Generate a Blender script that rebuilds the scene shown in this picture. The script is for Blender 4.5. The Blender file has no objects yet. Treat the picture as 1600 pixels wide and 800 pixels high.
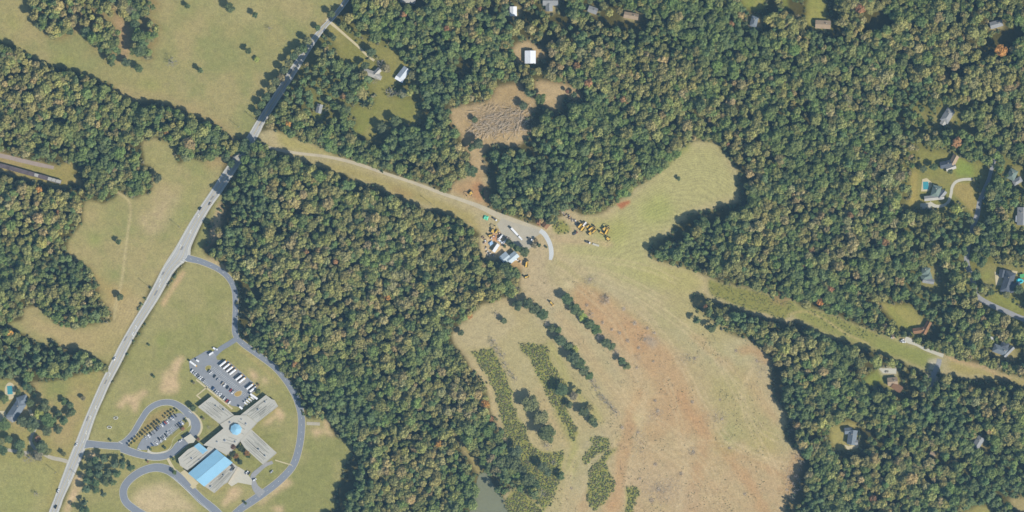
import bpy, bmesh, math, random
import numpy as np
from mathutils import Vector, Matrix

rnd = random.Random(7)
npr = np.random.default_rng(11)
scene = bpy.context.scene
col = scene.collection

# ------------------------------------------------------------------ scale: one photograph pixel is 0.8 m of ground
S = 0.8
def W(px, py): return ((px - 800.0) * S, (400.0 - py) * S)

# ------------------------------------------------------------------ camera (survey aircraft looking straight down)
CAM_H = 4000.0
cam = bpy.data.cameras.new("camera")
cam.sensor_width = 36.0
cam.lens = 36.0 * CAM_H / (1600 * S)
cam.clip_start = 10.0
cam.clip_end = 20000.0
cam_o = bpy.data.objects.new("camera", cam)
cam_o.location = (0, 0, CAM_H)
col.objects.link(cam_o)
scene.camera = cam_o

# ------------------------------------------------------------------ light
SUN_EL, SH = math.radians(35.5), (-0.79, 0.613)        # SH: the way shadows fall on the ground (x east, y north)
world = bpy.data.worlds.new("World")
scene.world = world
world.use_nodes = True
wn = world.node_tree
sky = wn.nodes.new("ShaderNodeTexSky")
sky.sky_type = 'NISHITA'
sky.sun_disc = False
sky.sun_elevation = SUN_EL
sky.sun_rotation = math.atan2(-SH[0], -SH[1])
sky.altitude = 200
wn.nodes["Background"].inputs[1].default_value = 0.07
wn.links.new(sky.outputs[0], wn.nodes["Background"].inputs[0])
sun = bpy.data.lights.new("sun", 'SUN')
sun.energy = 4.5
sun.angle = math.radians(0.5)
sun.color = (1.0, 0.95, 0.87)
sun_o = bpy.data.objects.new("sun", sun)
d = Vector((SH[0] * math.cos(SUN_EL), SH[1] * math.cos(SUN_EL), -math.sin(SUN_EL)))
sun_o.rotation_euler = d.to_track_quat('-Z', 'Y').to_euler()
sun_o.location = (800, -600, 900)
col.objects.link(sun_o)
vs = scene.view_settings
vs.view_transform = 'Standard'; vs.look = 'None'; vs.gamma = 1.0; vs.exposure = 0.6
vs.use_curve_mapping = False
HAZE_DENSITY = 2.4e-5
HAZE_COLOR = (0.34, 0.66, 1.0)
scene.cycles.max_bounces = 5
scene.cycles.diffuse_bounces = 2
scene.cycles.transparent_max_bounces = 6

# colour seen in the photograph -> base colour of the material (undoes exposure and airlight)
HZ = np.array((0.022, 0.032, 0.05)); GAIN = 1.28
PALE = np.array((1, 2, 1))
def C(r, g, b):
    v = (np.array((r, g, b), float) + PALE) / 255.0
    lin = np.where(v <= 0.04045, v / 12.92, ((v + 0.055) / 1.055) ** 2.4)
    return tuple(np.clip((lin - HZ) / GAIN, 0.008, 0.85))

# ------------------------------------------------------------------ helpers: materials
def mat(name, c, rough=0.9, var=0.18, scale=0.6, scale2=0.06, metal=0.0, spec=0.3, bump=0.0, coat=0.0):
    m = bpy.data.materials.new(name); m.use_nodes = True
    n, l = m.node_tree.nodes, m.node_tree.links
    b = n["Principled BSDF"]
    b.inputs["Roughness"].default_value = rough
    b.inputs["Metallic"].default_value = metal
    b.inputs["Specular IOR Level"].default_value = spec
    b.inputs["Coat Weight"].default_value = coat
    g = n.new("ShaderNodeNewGeometry")
    t1 = n.new("ShaderNodeTexNoise"); t1.inputs["Scale"].default_value = scale; t1.inputs["Detail"].default_value = 4
    t2 = n.new("ShaderNodeTexNoise"); t2.inputs["Scale"].default_value = scale2; t2.inputs["Detail"].default_value = 3
    l.new(g.outputs["Position"], t1.inputs["Vector"]); l.new(g.outputs["Position"], t2.inputs["Vector"])
    ad = n.new("ShaderNodeMath"); ad.operation = 'ADD'
    l.new(t1.outputs[0], ad.inputs[0]); l.new(t2.outputs[0], ad.inputs[1])
    mr = n.new("ShaderNodeMapRange")
    mr.inputs[1].default_value = 0.6; mr.inputs[2].default_value = 1.4
    mr.inputs[3].default_value = 1 - var; mr.inputs[4].default_value = 1 + var
    l.new(ad.outputs[0], mr.inputs[0])
    mx = n.new("ShaderNodeVectorMath"); mx.operation = 'SCALE'
    mx.inputs[0].default_value = c[:3]
    l.new(mr.outputs[0], mx.inputs["Scale"])
    l.new(mx.outputs[0], b.inputs["Base Color"])
    if bump:
        bp = n.new("ShaderNodeBump"); bp.inputs["Strength"].default_value = bump; bp.inputs["Distance"].default_value = 0.3
        l.new(t1.outputs[0], bp.inputs["Height"]); l.new(bp.outputs[0], b.inputs["Normal"])
    return m

def paint(name, c, rough=0.35, coat=0.3): return mat(name, c, rough, 0.04, 0.8, 0.2, 0.0, 0.5, 0.0, coat)

M = {}
M['asphalt_main'] = mat('worn_grey_asphalt', C(196, 195, 193), 0.9, 0.12, 0.5, 0.05)
M['shoulder'] = mat('pale_shoulder', C(204, 201, 193), 0.92, 0.12, 0.6, 0.07)
M['asphalt'] = mat('blue_grey_asphalt', C(143, 149, 160), 0.88, 0.10, 0.4, 0.05)
M['asphalt_lot'] = mat('parking_asphalt', C(152, 156, 164), 0.88, 0.10, 0.3, 0.06)
M['asphalt_res'] = mat('residential_asphalt', C(165, 165, 168), 0.9, 0.12, 0.4, 0.06)
M['lane_gravel'] = mat('lane_gravel', C(204, 192, 168), 0.95, 0.16, 0.9, 0.09, bump=0.3)
M['gravel'] = mat('yard_gravel', C(192, 184, 168), 0.95, 0.14, 0.8, 0.08, bump=0.3)
M['purple_gravel'] = mat('purple_gravel', C(176, 160, 152), 0.95, 0.15, 0.8, 0.08)
M['concrete'] = mat('concrete', C(208, 203, 188), 0.85, 0.08, 0.5, 0.08)
M['concrete_pale'] = mat('pale_concrete', C(214, 216, 216), 0.85, 0.06, 0.5, 0.1)
M['walk'] = mat('beige_walk', C(214, 200, 165), 0.9, 0.08, 0.6, 0.1)
M['white_line'] = mat('white_line_paint', C(232, 232, 226), 0.7, 0.10, 1.0, 0.3)
M['yellow_line'] = mat('yellow_line_paint', C(214, 190, 110), 0.7, 0.12, 1.0, 0.3)
M['roof_school'] = mat('flat_roof_membrane', C(196, 193, 184), 0.9, 0.07, 0.22, 0.05)
M['roof_school_b'] = mat('flat_roof_gravel', C(200, 196, 186), 0.9, 0.07, 0.3, 0.05)
M['roof_stain'] = mat('roof_stain', C(158, 157, 150), 0.9, 0.1, 0.5, 0.1)
M['blue_metal'] = mat('blue_metal_roof', (0.245, 0.46, 0.60), 0.45, 0.05, 0.15, 0.03, 0.0, 0.4)
M['brick'] = mat('tan_brick', (0.34, 0.22, 0.15), 0.9, 0.15)
M['white_metal'] = mat('white_metal_roof', (0.72, 0.74, 0.76), 0.5, 0.06, 0.5, 0.1)
M['grey_metal'] = mat('grey_metal', (0.42, 0.46, 0.50), 0.5, 0.10, 0.5, 0.15)
M['roof_grey'] = mat('grey_shingles', C(158, 160, 164), 0.9, 0.14, 1.4, 0.2)
M['roof_pale'] = mat('pale_shingles', C(188, 185, 180), 0.9, 0.12, 1.4, 0.2)
M['roof_slate'] = mat('slate_shingles', C(128, 138, 150), 0.9, 0.14, 1.4, 0.2)
M['roof_green'] = mat('grey_green_shingles', C(126, 142, 138), 0.9, 0.14, 1.4, 0.2)
M['roof_dark'] = mat('dark_shingles', C(98, 106, 120), 0.9, 0.14, 1.4, 0.2)
M['roof_brown'] = mat('brown_shingles', C(150, 118, 98), 0.9, 0.16, 1.4, 0.2)
M['roof_tan'] = mat('tan_shingles', C(176, 156, 136), 0.9, 0.14, 1.4, 0.2)
M['roof_bluewhite'] = mat('blue_white_metal', C(190, 204, 214), 0.5, 0.08, 0.7, 0.2)
M['rail_grey'] = mat('purple_grey_roof', C(112, 104, 112), 0.9, 0.35, 0.5, 0.1)
M['siding'] = mat('pale_siding', (0.62, 0.60, 0.55), 0.85, 0.06)
M['bark'] = mat('bark', (0.11, 0.085, 0.065), 0.95, 0.2, 2.0)
M['twig'] = mat('grey_twigs', (0.30, 0.265, 0.235), 0.95, 0.2, 1.0, 0.2)
M['log'] = mat('weathered_log', (0.52, 0.42, 0.29), 0.95, 0.3, 1.2, 0.4)
M['branch'] = mat('dry_branch', (0.36, 0.275, 0.185), 0.95, 0.3, 1.2, 0.4)
M['glass'] = mat('dark_glass', (0.03, 0.04, 0.05), 0.1, 0.05, spec=0.6)
M['tyre'] = mat('tyre_rubber', (0.025, 0.025, 0.027), 0.9, 0.1)
M['yellow'] = paint('machine_yellow', (0.66, 0.43, 0.08), 0.5, 0.1)
M['steel'] = mat('dark_steel', (0.09, 0.085, 0.08), 0.6, 0.2, metal=0.3)
M['rust'] = mat('rust', (0.28, 0.12, 0.06), 0.9, 0.25)
M['white_paint'] = paint('white_paint', (0.78, 0.78, 0.77))
M['bus_yellow'] = paint('bus_yellow', (0.66, 0.38, 0.03))
M['tarp_green'] = mat('green_tarp', (0.12, 0.52, 0.32), 0.7, 0.1)
M['tarp_blue'] = mat('blue_tarp', (0.28, 0.42, 0.60), 0.7, 0.1)
M['wood_pole'] = mat('creosote_pole', (0.12, 0.09, 0.07), 0.9, 0.2)
M['turquoise'] = mat('turquoise_slide', (0.05, 0.48, 0.55), 0.4, 0.06)
M['play_green'] = mat('green_canvas', (0.08, 0.35, 0.12), 0.7, 0.06)
CARS = {'white': (0.75, 0.75, 0.74), 'silver': (0.45, 0.46, 0.47), 'grey': (0.20, 0.205, 0.21), 'black': (0.02, 0.021, 0.023),
        'red': (0.36, 0.035, 0.03), 'blue': (0.035, 0.07, 0.17), 'tan': (0.42, 0.36, 0.27)}
for k, v in CARS.items(): M['car_' + k] = paint('car_paint_' + k, v, 0.3, 0.5)

def pool_mat(name, c):
    m = mat(name, c, 0.08, 0.08, 0.6, 0.2, 0, 0.5)
    return m
M['pool'] = pool_mat('pool_water', (0.06, 0.27, 0.30))
M['pond'] = mat('pond_water', (0.185, 0.19, 0.115), 0.25, 0.10, 0.4, 0.06, 0, 0.25)

# ------------------------------------------------------------------ helpers: meshes and objects
class MB:
    """collects shapes, then links them as one mesh object"""
    def __init__(s): s.v, s.f, s.m, s.mats = [], [], [], []
    def mi(s, m):
        if m not in s.mats: s.mats.append(m)
        return s.mats.index(m)
    def add(s, vs, fs, m):
        o = len(s.v); s.v += [tuple(p) for p in vs]; i = s.mi(m)
        for f in fs: s.f.append([o + k for k in f]); s.m.append(i)
    def box(s, cx, cy, cz, sx, sy, sz, m, rz=0.0, taper=1.0):
        c, n = math.cos(rz), math.sin(rz); vs = []
        for z, t in ((-.5, 1), (.5, taper)):
            for x, y in ((-.5, -.5), (.5, -.5), (.5, .5), (-.5, .5)):
                X, Y = x * sx * t, y * sy * t
                vs.append((cx + X * c - Y * n, cy + X * n + Y * c, cz + z * sz))
        s.add(vs, [(3, 2, 1, 0), (4, 5, 6, 7), (0, 1, 5, 4), (1, 2, 6, 5), (2, 3, 7, 6), (3, 0, 4, 7)], m)
    def prism(s, pts, z0, z1, m, mtop=None):
        a = sum(pts[i][0] * pts[(i + 1) % len(pts)][1] - pts[(i + 1) % len(pts)][0] * pts[i][1] for i in range(len(pts)))
        if a < 0: pts = pts[::-1]
        n = len(pts)
        vs = [(x, y, z0) for x, y in pts] + [(x, y, z1) for x, y in pts]
        s.add(vs, [(i, (i + 1) % n, n + (i + 1) % n, n + i) for i in range(n)], m)
        s.add([(x, y, z1) for x, y in pts], [tuple(range(n))], mtop or m)
    def cyl(s, p, q, r0, r1, m, n=6, caps=True):
        p, q = Vector(p), Vector(q); ax = (q - p).normalized()
        u = ax.orthogonal().normalized(); w = ax.cross(u); vs = []
        for P, r in ((p, r0), (q, r1)):
            for i in range(n):
                t = 2 * math.pi * i / n; vs.append(P + (u * math.cos(t) + w * math.sin(t)) * r)
        fs = [(i, (i + 1) % n, n + (i + 1) % n, n + i) for i in range(n)]
        if caps: fs += [tuple(range(n))[::-1], tuple(range(n, 2 * n))]
        s.add(vs, fs, m)
    def mesh(s, name):
        me = bpy.data.meshes.new(name)
        me.from_pydata(s.v, [], s.f)
        for m in s.mats: me.materials.append(M[m] if isinstance(m, str) else m)
        me.polygons.foreach_set('material_index', s.m)
        me.update()
        return me
    def build(s, name, parent=None, loc=(0, 0, 0), rz=0.0):
        return link(name, s.mesh(name), parent, loc, rz)

def link(name, me, parent=None, loc=(0, 0, 0), rz=0.0):
    o = bpy.data.objects.new(name, me)
    o.location = loc; o.rotation_euler = (0, 0, rz)
    if parent: o.parent = parent
    col.objects.link(o)
    return o
def tag(o, label=None, cat=None, group=None, kind=None):
    for k, v in (('label', label), ('category', cat), ('group', group), ('kind', kind)):
        if v: o[k] = v
    return o
def empty(name, loc, rz=0.0):
    o = bpy.data.objects.new(name, None); o.location = loc; o.rotation_euler = (0, 0, rz)
    o.empty_display_size = 1.0
    col.objects.link(o); return o
def copy_tree(o):
    c = o.copy(); col.objects.link(c)
    for ch in o.children:
        k = ch.copy(); k.parent = c; col.objects.link(k)
        for g in ch.children:
            h = g.copy(); h.parent = k; col.objects.link(h)
    return c

def smooth(pts, n=6):
    """Catmull-Rom through pixel points (tuples of any length)"""
    P = [np.array(p, float) for p in pts]; P = [2 * P[0] - P[1]] + P + [2 * P[-1] - P[-2]]; out = []
    for i in range(1, len(P) - 2):
        for k in range(n):
            t = k / n
            out.append(0.5 * ((2 * P[i]) + (P[i + 1] - P[i - 1]) * t + (2 * P[i - 1] - 5 * P[i] + 4 * P[i + 1] - P[i + 2]) * t * t
                              + (3 * P[i] - P[i - 1] - 3 * P[i + 1] + P[i + 2]) * t ** 3))
    out.append(P[-2]); return out
def edges(cl, w):
    """left and right edge of a centreline [(x, y[, width])] in pixels"""
    L, R = [], []
    for i, p in enumerate(cl):
        a, b = cl[max(0, i - 1)], cl[min(len(cl) - 1, i + 1)]
        dx, dy = b[0] - a[0], b[1] - a[1]; n = math.hypot(dx, dy) or 1
        h = (p[2] if len(p) > 2 else w) / 2
        L.append((p[0] + dy / n * h, p[1] - dx / n * h)); R.append((p[0] - dy / n * h, p[1] + dx / n * h))
    return L, R
def strip(mb, L, R, z, m, thick=0.0):
    n = len(L); vs = [W(*p) + (z,) for p in L] + [W(*p) + (z,) for p in R]
    fs = []
    for i in range(n - 1):
        fs.append((i, n + i, n + i + 1, i + 1))
    mb.add(vs, fs, m)

# ------------------------------------------------------------------ land cover raster (1 cell = 1 photograph pixel = 0.8 m of ground)
X0, Y0, NX, NY = -110, -110, 1820, 1020
GY, GX = np.mgrid[0:NY, 0:NX].astype(np.float32)
GX += X0; GY += Y0
def vnoise(scale, seed, octaves=3, X=None, Y=None):
    X = GX if X is None else X; Y = GY if Y is None else Y
    out = np.zeros(X.shape, np.float32); amp = tot = 0.0; amp = 1.0
    for o in range(octaves):
        r = np.random.default_rng(seed * 31 + o); T = r.random((128, 128)).astype(np.float32)
        sx, sy = (X + 1000) / scale, (Y + 1000) / scale
        ix, iy = np.floor(sx).astype(int), np.floor(sy).astype(int)
        fx, fy = sx - ix, sy - iy
        fx = fx * fx * (3 - 2 * fx); fy = fy * fy * (3 - 2 * fy)
        a, b = T[iy % 128, ix % 128], T[iy % 128, (ix + 1) % 128]
        c, e = T[(iy + 1) % 128, ix % 128], T[(iy + 1) % 128, (ix + 1) % 128]
        out += amp * ((a * (1 - fx) + b * fx) * (1 - fy) + (c * (1 - fx) + e * fx) * fy)
        tot += amp; amp *= 0.55; scale /= 2.1
    return out / tot
WARPX = (vnoise(14, 1) - .5) * 9; WARPY = (vnoise(14, 2) - .5) * 9
def fill(poly, warp=0.0):
    m = np.zeros((NY, NX), bool); P = [(x - X0, y - Y0) for x, y in poly]
    ys = [p[1] for p in P]
    for r in range(max(0, int(min(ys)) - 1), min(NY, int(max(ys)) + 2)):
        xs = []
        for i in range(len(P)):
            (ax, ay), (bx, by) = P[i], P[(i + 1) % len(P)]
            if (ay <= r) != (by <= r): xs.append(ax + (r - ay) / (by - ay) * (bx - ax))
        xs.sort()
        for a, b in zip(xs[::2], xs[1::2]):
            m[r, max(0, math.ceil(a)):max(0, math.floor(b) + 1)] = True
    if warp:
        w = win(m, 8); o = np.zeros_like(m)
        yy = np.clip((GY[w] - Y0 + WARPY[w] * warp).astype(int), 0, NY - 1); xx = np.clip((GX[w] - X0 + WARPX[w] * warp).astype(int), 0, NX - 1)
        o[w] = m[yy, xx]; m = o
    return m
def win(m, pad):
    """the slice of the raster that a mask touches, padded"""
    r, c = np.where(m.any(1))[0], np.where(m.any(0))[0]
    if not len(r): return np.s_[0:1, 0:1]
    return np.s_[max(0, r[0] - pad):r[-1] + pad + 1, max(0, c[0] - pad):c[-1] + pad + 1]
def ribbon(pts, w, warp=0.0, sm=True):
    L, R = edges(smooth(pts, 5) if sm else pts, w)
    return fill(L + R[::-1], warp)
def blur(m, r):
    a = m.astype(np.float32); r = int(max(1, r))
    for _ in range(2):
        for ax in (0, 1):
            p = np.concatenate([np.repeat(np.take(a, [0], ax), r + 1, ax), a, np.repeat(np.take(a, [-1], ax), r, ax)], ax)
            c = np.cumsum(p, ax, dtype=np.float64); n = a.shape[ax]
            a = ((np.take(c, range(2 * r + 1, 2 * r + 1 + n), ax) - np.take(c, range(0, n), ax)) / (2 * r + 1)).astype(np.float32)
    return a

# ---- open (sunlit) ground, traced from the photograph
F1 = [(-110, -110), (548, -110), (536, 0), (525, 18), (513, 25), (490, 58), (474, 70), (455, 95), (436, 120), (420, 150), (402, 160), (398, 180), (400, 192), (385, 213), (365, 216), (357, 212), (347, 200), (335, 190), (310, 184), (300, 178), (270, 165), (250, 160), (232, 155), (218, 157), (205, 155), (192, 150), (170, 128), (150, 122), (138, 118), (122, 112), (112, 108), (100, 102), (85, 105), (70, 97), (60, 94), (40, 80), (25, 72), (0, 65), (-110, 35)]
F2 = [(222, 222), (240, 215), (262, 222), (275, 230), (272, 240), (280, 258), (290, 245), (303, 248), (318, 253), (342, 245), (352, 240), (345, 275), (276, 388), (240, 440), (200, 510), (172, 565), (166, 572), (164, 566), (150, 560), (130, 550), (120, 543), (105, 543), (95, 540), (85, 530), (78, 530), (72, 540), (60, 535), (45, 525), (30, 518), (15, 512), (10, 505), (35, 500), (37, 482), (57, 475), (70, 488), (90, 508), (115, 514), (150, 506), (172, 504), (181, 498), (176, 485), (157, 467), (157, 450), (150, 430), (140, 417), (115, 402), (105, 395), (105, 375), (120, 358), (128, 350), (130, 315), (140, 312), (160, 318), (175, 312), (185, 303), (200, 306), (210, 310), (225, 303), (233, 304), (240, 290), (236, 272), (237, 262), (225, 255)]
F4 = [(-110, 602), (5, 592), (28, 592), (32, 605), (50, 612), (58, 610), (50, 597), (75, 596), (105, 592), (125, 585), (160, 578), (168, 590), (76, 800), (30, 910), (-110, 910)]
F5 = [(345, 300), (348, 310), (340, 325), (342, 340), (335, 345), (322, 347), (325, 365), (330, 370), (318, 378), (315, 392), (325, 400), (345, 410), (357, 422), (362, 428), (370, 452), (369, 482), (372, 525), (383, 535), (400, 550), (428, 565), (440, 580), (455, 600), (460, 615), (469, 632), (472, 648), (482, 655), (512, 654), (514, 662), (520, 680), (540, 690), (550, 700), (547, 712), (536, 725), (532, 750), (520, 772), (525, 793), (505, 802), (490, 910), (40, 910), (92, 800), (126, 720), (150, 650), (175, 600), (246, 470), (295, 402), (316, 350)]
LANE_N = [(405, 207), (425, 203), (445, 210), (462, 218), (490, 225), (505, 235), (540, 247), (575, 259), (605, 270), (630, 277), (665, 287), (687, 298), (702, 302), (712, 282), (732, 275), (750, 275), (757, 275), (765, 283), (752, 296), (750, 300), (755, 312), (760, 322), (775, 331), (800, 339), (840, 352), (852, 348), (862, 348), (868, 340), (880, 338), (876, 330), (885, 325), (900, 330), (905, 335), (930, 335), (945, 330), (955, 322), (970, 312), (985, 305), (990, 295), (1010, 283), (1030, 270), (1045, 260), (1055, 248), (1060, 240), (1075, 225), (1090, 220), (1115, 222), (1125, 232), (1135, 245), (1145, 255), (1153, 267), (1150, 275), (1149, 290), (1155, 305), (1152, 315), (1140, 318), (1120, 322), (1100, 330), (1080, 333), (1070, 335), (1073, 342), (1050, 350), (1048, 367), (1035, 370), (1020, 370), (1015, 380), (1009, 393), (1015, 402), (1035, 410), (1070, 419), (1092, 426), (1107, 432), (1122, 440), (1150, 447), (1175, 450), (1185, 455), (1200, 459), (1205, 466), (1237, 467), (1250, 480), (1282, 485), (1300, 492), (1325, 502), (1347, 510), (1370, 520), (1385, 525), (1400, 527), (1425, 528), (1427, 535), (1450, 545), (1465, 551), (1480, 554), (1500, 562), (1525, 567), (1550, 575), (1575, 584), (1600, 591), (1720, 622)]
LANE_S = [(1720, 640), (1600, 606), (1590, 599), (1570, 593), (1550, 592), (1532, 590), (1510, 592), (1487, 586), (1470, 585), (1460, 577), (1452, 575), (1440, 580), (1425, 572), (1412, 567), (1397, 560), (1375, 550), (1350, 542), (1325, 532), (1300, 527), (1292, 527), (1282, 517), (1270, 511), (1255, 507), (1245, 500), (1230, 505), (1215, 500), (1200, 497), (1175, 490), (1157, 481), (1135, 476), (1117, 472), (1100, 460), (1082, 457), (1079, 465), (1080, 477), (1087, 487), (1110, 500), (1122, 510), (1135, 520), (1150, 525), (1167, 527), (1182, 540), (1200, 555), (1205, 570), (1203, 590), (1204, 607), (1212, 627), (1227, 645), (1229, 662), (1222, 672), (1225, 685), (1237, 697), (1252, 707), (1250, 720), (1245, 735), (1237, 760), (1237, 772), (1225, 780), (1225, 910), (805, 910), (790, 800), (785, 772), (800, 765), (820, 770), (840, 790), (848, 770), (815, 740), (800, 720), (797, 695), (780, 657), (768, 645), (765, 625), (760, 597), (750, 585), (735, 575), (725, 555), (710, 537), (704, 525), (720, 505), (742, 487), (755, 475), (775, 470), (785, 465), (800, 465), (815, 455), (812, 445), (815, 425), (812, 405), (800, 410), (778, 404), (770, 407), (762, 405), (752, 400), (747, 378), (750, 365), (732, 352), (715, 337), (700, 332), (677, 324), (672, 330), (640, 315), (625, 305), (607, 302), (585, 287), (575, 289), (560, 284), (540, 272), (520, 267), (505, 262), (490, 257), (475, 251), (450, 241), (432, 235), (415, 225), (400, 215)]
F6 = LANE_N + LANE_S
F7 = [[(512, 32), (520, 28), (530, 42), (545, 57), (565, 72), (573, 88), (575, 100), (560, 108), (545, 98), (532, 92), (527, 75), (520, 68), (508, 55)],
      [(555, 60), (580, 65), (600, 72), (617, 78), (625, 92), (640, 104), (640, 118), (622, 128), (600, 126), (575, 118), (568, 106), (575, 98), (590, 90), (572, 75)],
      [(575, 135), (585, 122), (617, 112), (622, 127), (600, 145), (612, 155), (640, 152), (652, 167), (657, 180), (645, 195), (620, 187), (600, 190), (585, 205), (582, 221), (570, 215), (552, 205), (560, 190), (545, 175), (560, 165), (580, 170), (590, 155), (585, 145)],
      [(490, 162), (494, 156), (506, 158), (507, 172), (503, 186), (494, 188), (488, 182), (492, 172)]]
F8 = [[(800, 75), (825, 62), (850, 78), (853, 90), (840, 90), (838, 100), (820, 100), (805, 95)],
      [(705, 170), (725, 165), (755, 160), (770, 150), (775, 135), (790, 130), (812, 130), (822, 148), (835, 152), (838, 165), (822, 185), (822, 215), (808, 228), (790, 225), (775, 225), (760, 232), (752, 245), (760, 258), (757, 278), (735, 278), (728, 262), (735, 245), (722, 225), (715, 205), (705, 190)],
      [(835, 125), (865, 127), (885, 130), (905, 142), (910, 150), (900, 158), (882, 150), (877, 160), (876, 172), (862, 172), (845, 160), (838, 145)]]
F9 = [(1432, 237), (1440, 232), (1462, 237), (1475, 238), (1497, 242), (1507, 250), (1522, 255), (1535, 252), (1535, 275), (1521, 279), (1520, 287), (1525, 307), (1532, 312), (1532, 320), (1525, 335), (1517, 335), (1512, 327), (1500, 317), (1485, 307), (1480, 320), (1482, 330), (1470, 325), (1450, 322), (1440, 322), (1422, 325), (1410, 322), (1420, 312), (1425, 300), (1420, 282), (1425, 267), (1437, 250)]
F10 = [(1525, 462), (1540, 464), (1553, 460), (1562, 456), (1572, 468), (1590, 478), (1612, 492), (1720, 525), (1720, 545), (1612, 508), (1575, 494), (1545, 483), (1524, 468)]
F11 = [(1540, 410), (1580, 415), (1600, 418), (1615, 425), (1612, 445), (1600, 455), (1575, 462), (1565, 465), (1555, 447), (1548, 440), (1540, 450), (1532, 440), (1530, 420)]
F12 = [(1370, 470), (1385, 474), (1417, 475), (1432, 485), (1440, 495), (1455, 505), (1448, 522), (1425, 524), (1412, 512), (1400, 515), (1397, 500), (1382, 485)]
F13 = [(1350, 590), (1372, 574), (1402, 574), (1404, 590), (1412, 608), (1400, 615), (1385, 605), (1375, 598), (1365, 605), (1352, 602)]
F14 = [(1296, 667), (1308, 663), (1315, 659), (1328, 657), (1340, 660), (1340, 700), (1328, 704), (1318, 702), (1310, 704), (1298, 696), (1295, 682)]
F15 = [[(1262, -30), (1290, -30), (1290, 25), (1298, 33), (1298, 46), (1272, 46), (1258, 40)], [(1214, -30), (1220, -30), (1234, 17), (1226, 17)], [(1155, -30), (1196, -30), (1194, 12), (1175, 16), (1160, 12)],
       [(1472, 118), (1478, 114), (1489, 128), (1480, 125)], [(1455, 185), (1465, 178), (1470, 165), (1492, 168), (1494, 188), (1482, 197), (1462, 192)], [(1428, 170), (1436, 172), (1452, 184), (1446, 188)],
       [(1546, 32), (1568, 30), (1570, 44), (1548, 48)], [(1572, 262), (1598, 260), (1598, 292), (1578, 292)], [(1582, 322), (1612, 322), (1612, 356), (1586, 356)], [(1548, 535), (1585, 532), (1592, 556), (1565, 564), (1545, 552)],
       [(1438, 416), (1462, 414), (1464, 446), (1446, 450), (1436, 440)], [(1520, 684), (1536, 680), (1540, 698), (1524, 702)], [(1452, 704), (1462, 704), (1464, 714), (1454, 714)]]
F16 = [[(1505, 800), (1525, 790), (1545, 788), (1550, 800), (1545, 870), (1500, 870)], [(1575, 778), (1600, 778), (1720, 790), (1720, 815), (1590, 800), (1580, 790)]]
F17 = [(-110, 212), (0, 236), (35, 247), (65, 253), (90, 258), (112, 252), (122, 265), (112, 270), (127, 283), (125, 290), (110, 286), (105, 292), (96, 292), (60, 284), (0, 268), (-110, 240)]
F18 = [[(795, 8), (812, 8), (812, 27), (796, 28)], [(848, -10), (874, -10), (868, 20), (850, 20)], [(918, 10), (934, 10), (934, 22), (918, 22)], [(973, 18), (1000, 18), (1000, 33), (973, 33)], [(1170, 24), (1188, 24), (1188, 44), (1170, 44)], [(622, -20), (652, -20), (648, 3), (628, 6)],
       [(717, 682), (724, 690), (745, 722), (752, 737), (745, 740), (735, 722), (722, 705)]]
POND = [(757, 738), (762, 742), (772, 762), (785, 780), (792, 800), (800, 870), (718, 870), (735, 800), (742, 770), (746, 750), (750, 740)]
BRUSH = [[(736, 550), (768, 543), (778, 560), (788, 585), (797, 612), (803, 640), (815, 660), (825, 690), (835, 700), (850, 705), (878, 705), (880, 715), (875, 745), (868, 765), (855, 790), (850, 800), (840, 780), (825, 765), (810, 755), (800, 740), (795, 700), (785, 668), (780, 640), (775, 612), (765, 590), (752, 570)],
         [(810, 536), (850, 539), (858, 548), (860, 562), (870, 582), (885, 600), (882, 620), (884, 640), (893, 657), (904, 677), (895, 690), (889, 684), (884, 666), (872, 647), (861, 627), (850, 603), (843, 597), (836, 580), (829, 562), (815, 546)],
         [(967, 698), (950, 715), (944, 722), (955, 745), (958, 762), (947, 780), (930, 798), (921, 788), (916, 770), (920, 748), (926, 727), (938, 714), (955, 702)],
         [(920, 684), (935, 682), (950, 685), (953, 697), (945, 706), (928, 711), (913, 725), (909, 716), (917, 706), (923, 697)],
         [(977, 762), (990, 760), (1000, 765), (990, 785), (985, 815), (976, 815)],
         [(1107, 435), (1125, 442), (1150, 448), (1185, 456), (1215, 465), (1240, 470), (1242, 485), (1225, 500), (1205, 492), (1175, 485), (1140, 473), (1110, 460), (1105, 445)],
         [(862, 352), (868, 342), (882, 345), (893, 355), (890, 362), (875, 365), (863, 362)],
         [(800, 765), (820, 770), (840, 790), (850, 800), (845, 860), (810, 870), (795, 820), (788, 780)],
         [(1255, 480), (1300, 494), (1345, 512), (1372, 524), (1345, 530), (1300, 515), (1262, 497)]]
# clumps standing inside the north-west field
CLUMP = [[(48, -110), (250, -110), (248, 12), (225, 25), (205, 35), (190, 28), (175, 25), (160, 30), (140, 45), (125, 40), (115, 52), (100, 62), (75, 62), (60, 38), (45, 25)],
         [(128, 45), (140, 35), (165, 28), (185, 35), (194, 55), (192, 70), (185, 80), (180, 100), (172, 102), (165, 90), (150, 80), (140, 65)],
         [(225, 22), (246, 30), (250, 45), (242, 75), (238, 90), (225, 95), (203, 85), (202, 60), (212, 38)]]

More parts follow.
